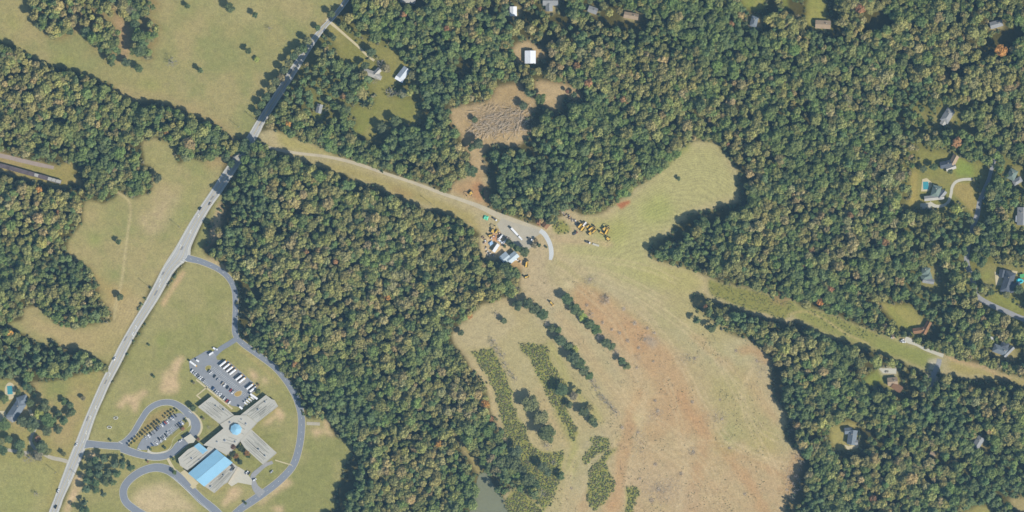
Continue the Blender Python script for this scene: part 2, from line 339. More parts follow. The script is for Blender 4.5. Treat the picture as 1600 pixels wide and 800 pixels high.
# ---- roads: pixel tables
ROAD = [(-110, 606, 615), (-60, 574, 583), (10, 530, 539), (50, 494, 505), (92, 463, 477), (140, 432, 447), (190, 400, 415), (210, 388, 405), (250, 361, 380), (280, 341, 360), (300, 328, 347), (325, 311, 329), (350, 295, 315), (385, 275, 299), (402, 264, 296), (420, 253, 276), (440, 243, 263), (470, 227, 246), (510, 203, 220), (540, 186, 203), (570, 171, 188), (600, 156, 172), (620, 147, 163), (650, 134, 150), (680, 122, 140), (700, 114, 134), (720, 106, 126), (750, 95, 113), (780, 84, 99), (800, 76, 92), (910, 32, 48)]
RW = smooth(ROAD, 4)
RING = [(286, 402, 11), (300, 405, 10), (315, 409, 9), (340, 420, 8.5), (357, 434, 8.5), (366, 452, 8.5), (368, 475, 8.5), (367, 505, 8.5), (368, 522, 9), (377, 535, 9), (400, 552, 9), (428, 573, 9), (448, 596, 9.5), (462, 620, 10), (470, 645, 10.5), (471, 670, 11), (467, 700, 11), (458, 727, 11), (440, 748, 11), (418, 766, 11.5), (395, 782, 12), (375, 796, 11), (355, 816, 10), (330, 850, 10), (310, 910, 10)]
CONN = [(370, 529, 8), (358, 537, 8), (345, 545, 8), (331, 557, 10)]
DRIVE_IN = [(128, 694, 14), (145, 694, 10), (165, 696, 10), (185, 697, 11), (200, 699, 12)]
LOOP = [(187, 695, 9), (196, 690, 9), (208, 677, 8.5), (220, 657, 8.5), (231, 641, 8.5), (244, 632, 8.5), (258, 628.5, 8.5), (271, 630, 9), (284, 637, 10), (296, 648, 12), (304, 658, 14), (306, 669, 14), (300, 680, 12), (291, 688, 12), (280, 697, 13), (271, 706, 11), (259, 712, 10), (243, 714, 10), (222, 711, 10), (205, 706, 11), (190, 700, 12)]
BUSLOOP = [(360, 822, 12), (335, 797, 12), (315, 781, 12), (297, 763, 12), (278, 745, 13), (262, 734, 13), (243, 730.5, 12), (222, 736, 11), (203, 749, 11), (193, 765, 11), (196, 783, 11), (212, 797, 11), (232, 808, 11), (265, 822, 11)]
SERVICE = [(410, 773, 14), (400, 763, 11), (396, 752, 8), (396, 743, 8), (404, 735, 7), (414, 727, 6), (426, 722, 5)]
LANE = [(402, 226, 4.5), (427, 232, 4.5), (462, 239, 4.5), (505, 244, 4.5), (540, 251, 5), (570, 260, 5), (605, 272, 4.6), (650, 287, 4.6), (690, 302, 5), (720, 312, 5.4), (750, 323, 7), (775, 335, 9), (800, 346, 12), (825, 354, 10), (846, 361, 8)]
NEWROAD = [(844, 360, 7), (851, 366, 7.5), (857, 376, 7), (860.5, 386, 7), (861.5, 397, 7), (860, 406, 5)]
LANE_W = [(-110, 222, 6), (0, 243, 6.5), (30, 250, 6.5), (60, 257, 6.5), (84, 262, 5)]
RES = [(1531, 312, 7), (1527, 335, 8), (1520, 355, 8), (1515, 375, 8), (1511, 395, 8), (1511, 412, 8), (1517, 430, 8), (1522, 445, 8), (1524, 458, 8), (1532, 467, 8), (1550, 477, 8), (1575, 488, 8), (1610, 502, 8), (1720, 535, 8)]
RES_UP = [(1531, 312, 6), (1538, 296, 6), (1545, 280, 6), (1550, 262, 6), (1556, 245, 5), (1562, 225, 5)]
DRIVE_H = [(1521, 280, 4.5), (1505, 280.5, 4.5), (1494, 284, 4.5), (1488, 292, 4.5), (1486, 303, 4.5), (1482, 315, 4.5), (1474, 321, 4.5), (1462, 322, 5), (1452, 317, 6)]
DRIVE_B = [(1468, 561, 7), (1466, 570, 8), (1461, 580, 8), (1456, 592, 10), (1452, 602, 10), (1447, 615, 8)]
DRIVE_C = [(1474, 556, 6), (1460, 551, 5), (1445, 545, 5), (1432, 538, 5), (1420, 532, 9), (1414, 529, 7)]
DRIVE_N = [(510, 30, 5), (528, 45, 4), (543, 58, 3.5), (560, 73, 3.5), (573, 86, 3.5), (585, 95, 4)]
DRIVE_SW = [(112, 724, 6), (98, 719, 6), (80, 715, 6), (66, 708, 5), (54, 700, 5), (48, 690, 5), (50, 680, 5), (56, 668, 5), (60, 655, 7), (60, 642, 9)]
DRIVE_SW2 = [(45, 708, 5), (25, 705, 5), (0, 702, 5), (-60, 700, 5)]
LOT = [(295, 564), (322, 548), (330, 549), (337, 555), (339, 562), (357, 564), (403, 604), (398, 612), (390, 616), (380, 637), (362, 634), (326, 606), (297, 581)]
FRONT = [(222, 686), (272, 647), (282, 645), (291, 650), (284, 657), (288.5, 661), (245, 697), (237, 697), (230, 703), (213, 703), (217, 694)]
YARD = [(776, 350), (785, 341), (800, 347), (840, 358), (848, 363), (834, 372), (833, 385), (825, 390), (812, 388), (800, 378), (785, 368)]

LIT = np.zeros((NY, NX), bool)
for P in [F1, F2, F4, F5, F6, F9, F10, F11, F12, F13, F14, F17] + F7 + F8 + F15 + F16 + F18: LIT |= fill(P)
IN_CLUMP = np.zeros((NY, NX), bool)
for P in CLUMP: IN_CLUMP |= fill(P)
LIT &= ~IN_CLUMP
NOTRUNK = fill(POND)
for P, w in ((RES, 11), (RES_UP, 7), (DRIVE_B, 9), (DRIVE_SW, 6)): NOTRUNK |= ribbon(P, w)
for P in ([(925, 25), (1000, 20), (1012, 38), (990, 48), (930, 36)], [(1350, 18), (1380, 16), (1402, 38), (1372, 52), (1350, 42)], [(1545, 56), (1590, 36), (1602, 58), (1532, 88), (1525, 74)], [(706, 100), (735, 84), (742, 108), (716, 128)], [(1482, 104), (1500, 98), (1512, 114), (1496, 124)], [(860, 22), (885, 24), (900, 40), (880, 44), (862, 36)], [(1236, 5), (1252, 0), (1256, 18), (1240, 22)], [(1494, 180), (1516, 186), (1512, 198), (1494, 200)]): NOTRUNK |= fill(P, 1)
NOTRUNK |= fill([(l - 3, y) for y, l, r in RW] + [(r + 2, y) for y, l, r in RW][::-1])

# ---- ground colours (real soil and grass colours; every call lays one soft patch over what is there)
n_big, n_mid, n_fine = vnoise(120, 5), vnoise(34, 6), vnoise(9, 7)
G = np.zeros((NY, NX, 3), np.float32)
G[:] = C(96, 92, 70)                                                   # leaf litter under the woods
LAY_N = [vnoise(16, 40 + k, 4) for k in range(3)]
def lay(mask, c, soft=2, k=1.0, noise=0.0, seed=0):
    w = win(mask, int(2 * soft) + 3); a = blur(mask[w], soft) * k
    if noise: a = a * np.clip(1 - noise + 2 * noise * (LAY_N[seed % 3][w] - .12), 0, 1)
    c = np.array(C(*c), np.float32)
    G[w] = G[w] * (1 - a[..., None]) + c * a[..., None]
def mottle(mask, c1, c2, c3, soft=2):
    """three covers shared out by noise"""
    w = win(mask, int(2 * soft) + 3); a = blur(mask[w], soft)[..., None]
    t, u = MOT_T[w][..., None], MOT_U[w][..., None]
    c = (np.array(C(*c1)) * (1 - t) + np.array(C(*c2)) * t) * (1 - .6 * u) + np.array(C(*c3)) * .6 * u
    G[w] = G[w] * (1 - a) + c * a
MOT_T = np.clip((n_big * .5 + n_mid * .35 + n_fine * .15 - .5) * 5 + .5, 0, 1)
MOT_U = np.clip((vnoise(50, 9, 4) - .5) * 5 + .3, 0, 1)
mottle(fill(F1, .6) , (152, 151, 105), (165, 156, 111), (178, 162, 120))
mottle(fill(F2, .6), (153, 152, 105), (169, 160, 114), (182, 164, 123))
mottle(fill(F4, .6), (150, 150, 100), (166, 156, 106), (178, 158, 118))
mottle(fill(F5, .4), (150, 149, 101), (161, 156, 108), (170, 160, 116))
mottle(fill(F6, .6), (182, 169, 130), (189, 175, 140), (194, 173, 137))
for P in F7 + [F9, F10, F12, F13, F14] + F16[:1] + F15[:3]: mottle(fill(P, .8), (142, 148, 88), (164, 156, 100), (176, 160, 112), 3)
for P in F8: mottle(fill(P, .8), (184, 160, 124), (192, 168, 132), (176, 150, 112), 3)
mottle(fill(F17, .5), (150, 144, 92), (168, 152, 104), (180, 156, 118), 2)
for P in F18 + F15[3:] + F16[1:] + [F11]: lay(fill(P, .8), (172, 158, 118), 3)
for P in ([(470, 70), (560, 30), (640, 60), (660, 120), (655, 210), (600, 215), (520, 190), (470, 170), (455, 130)], [(1405, 150), (1640, 120), (1640, 560), (1500, 540), (1420, 460), (1400, 330)]): lay(fill(P, 1), (138, 136, 88), 14, .75, .3)
# clumps and the bare ground between them
for P in CLUMP: lay(fill(P, .8), (150, 132, 96), 5, .8)
for p, w in (([(190, 95), (196, 70), (192, 45), (180, 25)], 16), ([(118, 20), (122, 45)], 12)): lay(ribbon(p, w, .6), (186, 154, 122), 5, .8)
# west fields
lay(fill([(160, 470), (215, 460), (225, 470), (175, 560), (120, 545), (60, 520), (40, 495), (130, 515), (180, 500)], .8), (186, 166, 124), 6, .9)
lay(fill([(115, 402), (165, 440), (210, 455), (175, 475), (155, 455)], .8), (182, 158, 112), 6, .7)
lay(ribbon([(183, 300), (200, 312), (204, 330), (200, 360), (195, 400), (190, 440), (182, 470), (178, 500)], 3.4), (196, 180, 138), 1, 1.0)
lay(ribbon([(205, 312), (215, 330), (225, 350)], 30), (172, 158, 118), 12, .5)
lay(ribbon([(250, 300), (265, 320), (240, 345), (225, 360)], 34), (190, 170, 134), 8, .9, .7)
lay(ribbon([(140, 372), (160, 376)], 14), (140, 156, 92), 6, .6)
lay(ribbon([(330, 262), (300, 300), (270, 345)], 22), (148, 154, 98), 9, .5)
lay(ribbon([(358, 215), (372, 226), (352, 250), (320, 256)], 14), (176, 152, 112), 6, .7)
for a, b in (((-20, 70), (50, 98)), ((10, 30), (30, 40)), ((90, 92), (115, 100)), ((220, 130), (250, 140))): lay(ribbon([a, b], 16), (158, 160, 98), 8, .6)
lay(ribbon([(180, 150), (250, 150), (300, 172), (360, 205)], 14), (180, 158, 120), 6, .5)
lay(ribbon([(524, 20), (495, 52), (470, 84)], 5), (186, 150, 124), 2, .5)
lay(fill([(300, 5), (380, 0), (440, 20), (400, 40), (330, 20)], 1), (176, 166, 122), 12, .6)
lay(ribbon([(66, 775), (52, 800), (40, 840)], 14), (184, 168, 126), 5, .7)
lay(ribbon([(130, 600), (112, 650), (100, 690)], 20), (178, 158, 116), 8, .6)
lay(fill([(-40, 715), (60, 718), (90, 735), (60, 800), (20, 860), (-60, 860)], 1), (163, 160, 110), 8, .7)
# school grounds
for P in ([(178, 632), (190, 618), (205, 618), (225, 608), (230, 612), (218, 630), (212, 648), (205, 640), (200, 625), (188, 635)], [(248, 600), (262, 592), (280, 600), (275, 612), (262, 615), (250, 610)],
          [(253, 592), (272, 565), (283, 553), (287, 560), (278, 580), (272, 600), (258, 600)], [(388, 578), (400, 582), (404, 596), (394, 592)], [(412, 588), (420, 596), (412, 600)],
          [(430, 645), (440, 640), (442, 652), (434, 660)], [(412, 662), (430, 645), (434, 648), (416, 668)], [(440, 740), (460, 755), (435, 768), (405, 790), (400, 786), (425, 765)], [(420, 795), (440, 790), (438, 800), (425, 803)],
          [(485, 670), (520, 676), (522, 684), (505, 678), (490, 684)], [(508, 652), (515, 656), (516, 676), (506, 674)], [(130, 718), (142, 704), (152, 708), (150, 716)], [(118, 740), (132, 735), (128, 765), (112, 780), (106, 800), (98, 800)],
          [(345, 785), (360, 765), (372, 758), (380, 766), (368, 778), (350, 790)], [(322, 392), (335, 372), (342, 352), (350, 330), (346, 312), (340, 330), (330, 352)], [(316, 402), (334, 404), (352, 414), (358, 424), (340, 414)]):
    lay(fill(P, 1.2), (210, 182, 146), 3, 1.0, .45, 1)
lay(ribbon([(287, 424), (276, 442), (262, 462), (252, 478)], 6, 1), (208, 176, 138), 2, .9, .4, 2)
lay(fill([(202, 778), (212, 765), (228, 756), (250, 752), (275, 765), (295, 785), (310, 800), (240, 806), (212, 797)], 1.2), (208, 186, 150), 6, .85, .4, 3)
lay(fill([(200, 694), (214, 676), (232, 648), (250, 638), (270, 637), (276, 642), (262, 655), (235, 676), (212, 692)], .5), (170, 148, 106), 4, .8)
lay(ribbon([(160, 560), (190, 520)], 50), (146, 146, 92), 20, .4)
for p in ([(305, 503), (308, 508)], [(248, 530), (262, 535)]): lay(ribbon(p, 14), (138, 150, 88), 6, .6)
lay(ribbon([(372, 545), (385, 552), (415, 578), (436, 600)], 5), (186, 166, 118), 2, .6)
lay(ribbon([(238, 480), (215, 530), (195, 580)], 3), (140, 138, 92), 2, .5)
# dirt lane corridor, yard and cleared field
lay(fill([(430, 205), (445, 210), (505, 235), (575, 259), (640, 280), (560, 252), (480, 238), (440, 230)], .5), (176, 166, 108), 4, .8)
lay(fill([(455, 246), (540, 258), (640, 292), (740, 335), (752, 365), (700, 332), (640, 312), (560, 280), (480, 252)], .5), (172, 158, 106), 4, .8)
lay(fill([(610, 290), (650, 300), (640, 312), (615, 302)], 1), (170, 142, 104), 5, .6)
lay(fill([(702, 302), (712, 282), (752, 276), (760, 300), (765, 325), (735, 312)], 1), (184, 148, 112), 5, .75)
lay(fill([(733, 305), (738, 285), (750, 280), (754, 300), (748, 315)], 1), (188, 138, 102), 3, .6)
lay(fill([(762, 362), (785, 355), (792, 372), (800, 385), (790, 395), (770, 405), (757, 400), (752, 385), (765, 366)], 1), (206, 182, 146), 3, 1.0)
lay(fill([(765, 366), (775, 363), (781, 374), (776, 380)], 1), (204, 142, 106), 2, .8)
lay(fill([(795, 410), (812, 402), (822, 412), (815, 420), (800, 420)], 1), (206, 170, 126), 3, .8)
lay(fill([(820, 366), (850, 372), (858, 400), (850, 420), (880, 470), (830, 470), (815, 450), (818, 420), (812, 404), (830, 392)], .8), (192, 172, 140), 7, .8)
lay(fill([(960, 330), (1075, 225), (1115, 222), (1150, 270), (1155, 305), (1070, 335), (1010, 392), (1020, 410), (1060, 425), (1080, 450), (990, 445), (920, 410), (872, 396), (885, 378), (945, 372)], .6), (181, 174, 124), 8, .9)
lay(fill([(1000, 320), (1035, 300), (1055, 330), (1040, 345), (1000, 350)], 1), (166, 170, 106), 9, .7)
lay(fill([(905, 345), (960, 340), (990, 355), (960, 390), (930, 372)], 1), (170, 170, 106), 10, .7)
lay(fill([(990, 420), (1080, 420), (1105, 445), (1075, 460), (1010, 445)], 1), (184, 176, 116), 8, .7)
lay(ribbon([(1032, 262), (1050, 246), (1064, 236), (1078, 226)], 10), (150, 158, 92), 4, .7)
lay(fill([(963, 318), (985, 312), (984, 318), (970, 326)], .3), (186, 118, 88), 1, .9)
lay(ribbon([(862, 369), (890, 376), (925, 376), (955, 382)], 8, 1), (196, 170, 136), 3, .7)
lay(ribbon([(865, 405), (895, 425), (940, 460), (1000, 500), (1060, 540)], 5, 1), (176, 168, 118), 3, .6)
lay(fill([(720, 530), (760, 478), (810, 480), (860, 520), (900, 560), (930, 600), (960, 640), (900, 700), (880, 800), (800, 800), (800, 700), (740, 560)], .6), (182, 168, 124), 8, .6)
lay(fill([(705, 525), (755, 480), (790, 480), (810, 505), (765, 540), (735, 545)], .6), (190, 174, 138), 4, .8)
for p, w in (([(856, 532), (876, 570), (893, 605), (925, 640), (940, 660)], 10), ([(850, 545), (868, 585), (890, 625)], 8), ([(870, 640), (885, 680), (897, 700), (890, 740)], 14)): lay(ribbon(p, w, .6), (172, 166, 110), 4, .75)
for p, w in (([(868, 485), (910, 540), (945, 590), (968, 625)], 18), ([(838, 605), (862, 650), (882, 690), (890, 700)], 8)): lay(ribbon(p, w, .6), (194, 170, 132), 5, .7)
lay(fill([(890, 455), (960, 480), (1060, 540), (1140, 600), (1230, 730), (1225, 910), (930, 910), (960, 700), (980, 600), (940, 520)], 1.5), (191, 168, 129), 22, .6)
lay(fill([(890, 455), (960, 480), (1060, 540), (1140, 600), (1230, 730), (1225, 910), (930, 910), (960, 700), (980, 600), (940, 520)], 1.5), (197, 166, 132), 10, .5, .75, 1)
lay(fill([(1000, 420), (1080, 470), (1180, 550), (1200, 700), (1120, 690), (1060, 560), (980, 470)], 1.5), (176, 168, 122), 10, .4, .7, 2)
RED = ((([(895, 458), (920, 470), (950, 490), (985, 520), (1015, 540)], 34), .85), (([(985, 520), (1020, 555), (1050, 600), (1075, 650), (1090, 670)], 40), .6), (([(1060, 610), (1090, 665), (1130, 700), (1175, 760), (1210, 830)], 12), .75),
       (([(1095, 670), (1098, 700), (1085, 760), (1080, 830)], 14), .5), (([(1110, 690), (1150, 705), (1230, 745)], 8), .5), (([(1000, 610), (985, 660), (972, 720), (962, 780), (958, 850)], 14), .7), (([(1080, 520), (1120, 555), (1170, 600), (1215, 660)], 10), .45),
       (([(1150, 548), (1185, 550), (1200, 562)], 14), .7), (([(905, 800), (935, 760), (950, 790)], 12), .5), (([(1245, 712), (1235, 750), (1222, 770)], 18), .7), (([(1015, 620), (1040, 660), (1010, 680)], 20), .4), (([(960, 780), (925, 830)], 10), .6))
for i, ((p, w), k) in enumerate(RED): lay(ribbon(p, w * 1.25, 1.6), (193, 153, 116), 6 if w > 20 else 3, k * .8, .45, 4 + i)
for p, w, c, k in (([(1130, 580), (1160, 640), (1200, 700)], 60, (176, 166, 118), .6), ([(1040, 430), (1080, 480), (1140, 530)], 50, (180, 168, 120), .6), ([(980, 740), (1050, 760), (1080, 800)], 50, (196, 172, 140), .6),
                   ([(1120, 680), (1150, 690)], 44, (164, 164, 114), .6), ([(1180, 700), (1210, 690)], 40, (182, 166, 116), .6), ([(985, 600), (1000, 650)], 26, (202, 178, 138), .6), ([(990, 650), (1005, 660)], 18, (210, 190, 146), .7),
                   ([(882, 440), (896, 450)], 8, (222, 206, 162), .7), ([(1010, 528), (1025, 540)], 14, (176, 166, 150), .6), ([(1170, 575), (1200, 640)], 40, (198, 172, 134), .5)):
    lay(ribbon(p, w, 1.4), c, 8 if w > 20 else 3, k, .4, 20)
for p in ([(1000, 480), (1060, 560), (1100, 640)], [(1010, 600), (1000, 660), (985, 730), (975, 800)], [(960, 600), (990, 640), (1030, 660), (1080, 700), (1130, 760)], [(1180, 560), (1160, 620), (1180, 680), (1215, 740)], [(905, 700), (890, 740), (880, 800)], [(1040, 700), (1100, 690), (1160, 700), (1220, 720)], [(868, 400), (930, 405), (1000, 415), (1060, 440)], [(930, 430), (1010, 470), (1090, 530), (1160, 600)], [(1040, 590), (1070, 700), (1060, 800)], [(1120, 560), (1180, 660), (1220, 690)], [(905, 420), (960, 430), (1040, 470)], [(1000, 690), (1060, 720), (1120, 790)], [(1090, 600), (1140, 690), (1230, 730)], [(870, 420), (960, 500), (1000, 600)]):
    for o in (-3, 3): lay(ribbon([(x + o, y - o) for x, y in p], 2.0, .4), (212, 190, 152), 1, .6, .45, 31)
for i, P in enumerate(BRUSH): lay(fill(P, .5), (152, 150, 92) if i != 5 else (146, 144, 90), 2, .95)
lay(ribbon([(744, 575), (752, 588), (764, 605), (770, 630), (776, 655), (790, 690), (800, 712)], 7, .3), (196, 176, 136), 2, .9)
lay(fill([(1225, 470), (1260, 480), (1330, 505), (1385, 526), (1440, 545), (1468, 556), (1470, 580), (1440, 575), (1360, 545), (1290, 522), (1240, 495)], .5), (150, 150, 96), 4, .95)
lay(fill([(1370, 525), (1440, 545), (1462, 557), (1455, 572), (1420, 562), (1370, 545)], .5), (148, 152, 96), 4, .7)
lay(fill([(1480, 560), (1560, 583), (1640, 604), (1640, 618), (1560, 590), (1500, 585), (1480, 575)], .5), (168, 156, 100), 4, .8)
lay(ribbon([(1480, 558), (1530, 572), (1580, 592)], 4, 1), (204, 168, 132), 2, .6)
lay(ribbon([(1230, 492), (1250, 487), (1265, 488), (1290, 500), (1320, 520), (1345, 532), (1358, 538)], 2.6), (192, 174, 126), 1, 1.0)
lay(ribbon([(1205, 465), (1230, 470)], 14, 1), (170, 142, 108), 4, .7)
lay(fill([(1488, 285), (1520, 284), (1524, 310), (1530, 320), (1522, 334), (1512, 324), (1488, 302)], .2), (172, 154, 104), 2, .9)
lay(fill([(1495, 244), (1520, 257), (1520, 275), (1492, 276)], .5), (140, 156, 88), 3, .8)
lay(fill([(1425, 270), (1432, 262), (1432, 318), (1420, 322)], .5), (184, 164, 104), 4, .8)
lay(ribbon([(717, 682), (735, 712), (752, 738)], 6), (166, 152, 104), 2, .9)
lay(fill(POND), (150, 140, 108), 3)
for P in ([(1450, 560), (1470, 560), (1462, 600), (1445, 606)], [(1372, 574), (1402, 574), (1400, 586), (1378, 584)]): lay(fill(P, .5), (196, 186, 164), 2, .9)
for p, w in (([(1545, 424), (1538, 440)], 14), ([(1552, 462), (1580, 474), (1600, 486)], 10)): lay(ribbon(p, w, 1), (146, 150, 92), 4, .8)
G *= (0.93 + 0.14 * vnoise(5, 60, 2))[..., None]

# ---- mowing and raking stripes: a distance (m) to count stripes along and a strength
SPH = GY * S * 1.0 + (vnoise(60, 70, 2) - .5) * 26
SMK = np.zeros((NY, NX), np.float32)
ST_N = (vnoise(50, 71, 2) - .5) * 10
def stripes(mask, phase, k, soft=6):
    w = win(mask, 20); f = blur(mask[w], soft); a = f > .5
    SPH[w] = np.where(a, phase[w] + ST_N[w], SPH[w]); SMK[w] = np.maximum(SMK[w], f * k)
lobe = fill([(960, 330), (1075, 225), (1115, 222), (1150, 270), (1155, 305), (1070, 335), (1010, 392), (1010, 420), (920, 405), (900, 385), (945, 372)])
bl = blur(lobe, 26)
stripes(lobe, GY * S * .9 + bl * 30 - np.maximum(0, 1050 - GX) * .42 * S, 1.0)
stripes(fill([(850, 385), (920, 395), (940, 440), (900, 450), (860, 420)]), (GX * .8 + GY * .5) * S, .55)
stripes(fill([(920, 400), (1000, 420), (1100, 440), (1080, 470), (1090, 500), (1180, 545), (1120, 560), (1000, 480)]), (GY * .85 - GX * .5) * S, .55)
stripes(fill([(1100, 550), (1200, 580), (1225, 700), (1200, 800), (1120, 800), (1080, 640)]), (GX * .9 - GY * .3) * S, .4)
stripes(fill([(160, 470), (215, 460), (225, 470), (175, 560), (150, 520)]), (GX * .86 + GY * .5) * S, .8)
stripes(fill([(855, 480), (880, 480), (980, 640), (900, 690), (850, 540)]), (GX * .8 - GY * .6) * S, .7)
stripes(fill([(1488, 285), (1520, 284), (1530, 320), (1512, 324)]), GX * S, .5)
stripes(fill([(222, 222), (345, 250), (276, 388), (240, 440), (150, 430), (130, 330)]), (GX * .6 + GY * .8) * S, .25)

# ---- the ground: one sheet, 1.6 m cells near the site, long cells out to the far edge
xs = np.concatenate([[-6000, -3000, -1600], GX[0, ::2] * S - 640, [1600, 3000, 6000]]).astype(np.float32)
ys = np.concatenate([[6000, 3000, 1300], 320 - GY[::2, 0] * S, [-1300, -3000, -6000]]).astype(np.float32)
ci = np.clip(np.arange(len(xs)) - 3, 0, NX // 2 - 1) * 2
ri = np.clip(np.arange(len(ys)) - 3, 0, NY // 2 - 1) * 2
PX, PY = np.meshgrid(xs, ys)
depth = blur(fill(POND), 4) * 2.2
Z = -depth[np.ix_(ri, ci)] + (vnoise(40, 80, 3)[np.ix_(ri, ci)] - .5) * 0.06 - .03
gv = np.stack([PX, PY, Z], -1).reshape(-1, 3)
nx, ny = len(xs), len(ys)
ii = (np.arange(ny - 1)[:, None] * nx + np.arange(nx - 1)[None]).reshape(-1)
quads = np.stack([ii, ii + nx, ii + nx + 1, ii + 1], 1).astype(np.int32)
gm = bpy.data.meshes.new("ground")
gm.vertices.add(len(gv)); gm.vertices.foreach_set('co', gv.astype(np.float32).reshape(-1))
gm.loops.add(quads.size); gm.loops.foreach_set('vertex_index', quads.reshape(-1))
gm.polygons.add(len(quads)); gm.polygons.foreach_set('loop_start', np.arange(0, quads.size, 4, dtype=np.int32))
gm.update(calc_edges=True)
ca = gm.attributes.new("soil", 'FLOAT_COLOR', 'POINT')
gcol = np.ones((ny, nx, 4), np.float32); gcol[..., :3] = G[np.ix_(ri, ci)]
for sl in (np.s_[:3], np.s_[-3:]): gcol[sl, :, :3] = C(100, 104, 74)
gcol[:, :3, :3] = C(100, 104, 74); gcol[:, -3:, :3] = C(100, 104, 74)
ca.data.foreach_set('color', gcol.reshape(-1))
for nm, A in (("stripe", SPH), ("stripe_mask", SMK)):
    at = gm.attributes.new(nm, 'FLOAT', 'POINT'); at.data.foreach_set('value', A[np.ix_(ri, ci)].astype(np.float32).reshape(-1))
m = bpy.data.materials.new("soil_and_grass"); m.use_nodes = True
n, l = m.node_tree.nodes, m.node_tree.links
bs = n["Principled BSDF"]; bs.inputs["Roughness"].default_value = 1.0; bs.inputs["Specular IOR Level"].default_value = 0.1
a0 = n.new("ShaderNodeAttribute"); a0.attribute_name = "soil"
a1 = n.new("ShaderNodeAttribute"); a1.attribute_name = "stripe"
a2 = n.new("ShaderNodeAttribute"); a2.attribute_name = "stripe_mask"
geo = n.new("ShaderNodeNewGeometry")
def noise_node(scale, detail=4, rough=.6):
    t = n.new("ShaderNodeTexNoise"); t.inputs["Scale"].default_value = scale; t.inputs["Detail"].default_value = detail
    t.inputs["Roughness"].default_value = rough; l.new(geo.outputs["Position"], t.inputs["Vector"]); return t.outputs[0]
def mth(op, a, b=None, c=None):
    t = n.new("ShaderNodeMath"); t.operation = op
    for i, v in enumerate((a, b, c)):
        if v is None: continue
        if isinstance(v, (int, float)): t.inputs[i].default_value = v
        else: l.new(v, t.inputs[i])
    return t.outputs[0]
fine = noise_node(.55, 6, .7); fleck = noise_node(1.1, 3, .6); broad = noise_node(.09, 4)
st = mth('SINE', mth('MULTIPLY_ADD', a1.outputs["Fac"], 2 * math.pi / 3.5, mth('MULTIPLY', broad, 9.0)))
st = mth('MULTIPLY', mth('MULTIPLY', st, a2.outputs["Fac"]), mth('MULTIPLY', mth('SUBTRACT', fleck, .18), 0.22))
val = mth('MULTIPLY_ADD', mth('SUBTRACT', fine, .5), 1.25, 1.05)
val = mth('ADD', val, mth('MULTIPLY', mth('SUBTRACT', noise_node(.22, 5, .7), .5), .8))
val = mth('ADD', val, mth('MULTIPLY', mth('SUBTRACT', broad, .5), .35))
val = mth('ADD', val, st)
dk = mth('MULTIPLY', mth('MAXIMUM', mth('SUBTRACT', fleck, .64), 0), 2.2)
val = mth('SUBTRACT', val, dk)
sc = n.new("ShaderNodeVectorMath"); sc.operation = 'SCALE'
l.new(a0.outputs["Color"], sc.inputs[0]); l.new(val, sc.inputs["Scale"]); l.new(sc.outputs[0], bs.inputs["Base Color"])
bp = n.new("ShaderNodeBump"); bp.inputs["Strength"].default_value = .5; bp.inputs["Distance"].default_value = .5
l.new(fine, bp.inputs["Height"]); l.new(bp.outputs[0], bs.inputs["Normal"])
gm.materials.append(m)
tag(link("ground", gm), kind='structure')

# ---- pond
mb = MB(); pts = [W(*p) for p in POND]
mb.add([(x, y, -.7) for x, y in [W(*p) for p in [(757 + (x - 757) * 1.06, y) for x, y in POND]]], [tuple(range(len(POND)))], 'pond')
tag(mb.build('pond_water'), kind='structure')

# ------------------------------------------------------------------ roads and paved sheets
def sheet(name, poly, z, m, parent=None, smoothing=0):
    if smoothing:
        q = smooth(poly + [poly[0]], smoothing)[:-1]; poly = [tuple(p) for p in q]
    b = MB(); b.add([W(*p) + (z,) for p in poly], [tuple(range(len(poly)))], m)
    o = b.build(name, parent)
    return tag(o, kind='structure') if parent is None else o
def road(name, table, z, m, shoulder=None):
    cl = smooth(table, 6); b = MB(); L, R = edges(cl, 0); strip(b, L, R, z, m)
    if shoulder:
        L2, R2 = edges([(p[0], p[1], p[2] + shoulder[1]) for p in cl], 0); strip(b, L2, R2, z - .03, shoulder[0])
    return tag(b.build(name), kind='structure')
def lines(b, cl, off, w, z, m, dash=None):
    """painted line at an offset (px) from a centreline"""
    L0, R0 = edges([(p[0], p[1]) for p in cl], 2.0); pts = []
    for i, p in enumerate(cl):
        t = (off(i) if callable(off) else off)
        pts.append((p[0] + (R0[i][0] - L0[i][0]) / 2 * t, p[1] + (R0[i][1] - L0[i][1]) / 2 * t))
    if dash is None:
        L, R = edges(pts, w); strip(b, L, R, z, m); return
    acc = 0.0; on = []
    for i in range(len(pts) - 1):
        a, e = pts[i], pts[i + 1]; d_ = math.hypot(e[0] - a[0], e[1] - a[1]); k = max(1, int(d_ / .5))
        for j in range(k):
            q = (a[0] + (e[0] - a[0]) * j / k, a[1] + (e[1] - a[1]) * j / k)
            if (acc % dash[1]) < dash[0]: on.append(q)
            elif len(on) > 1:
                L, R = edges([on[0], on[-1]], w); strip(b, L, R, z, m); on = []
            else: on = []
            acc += d_ / k

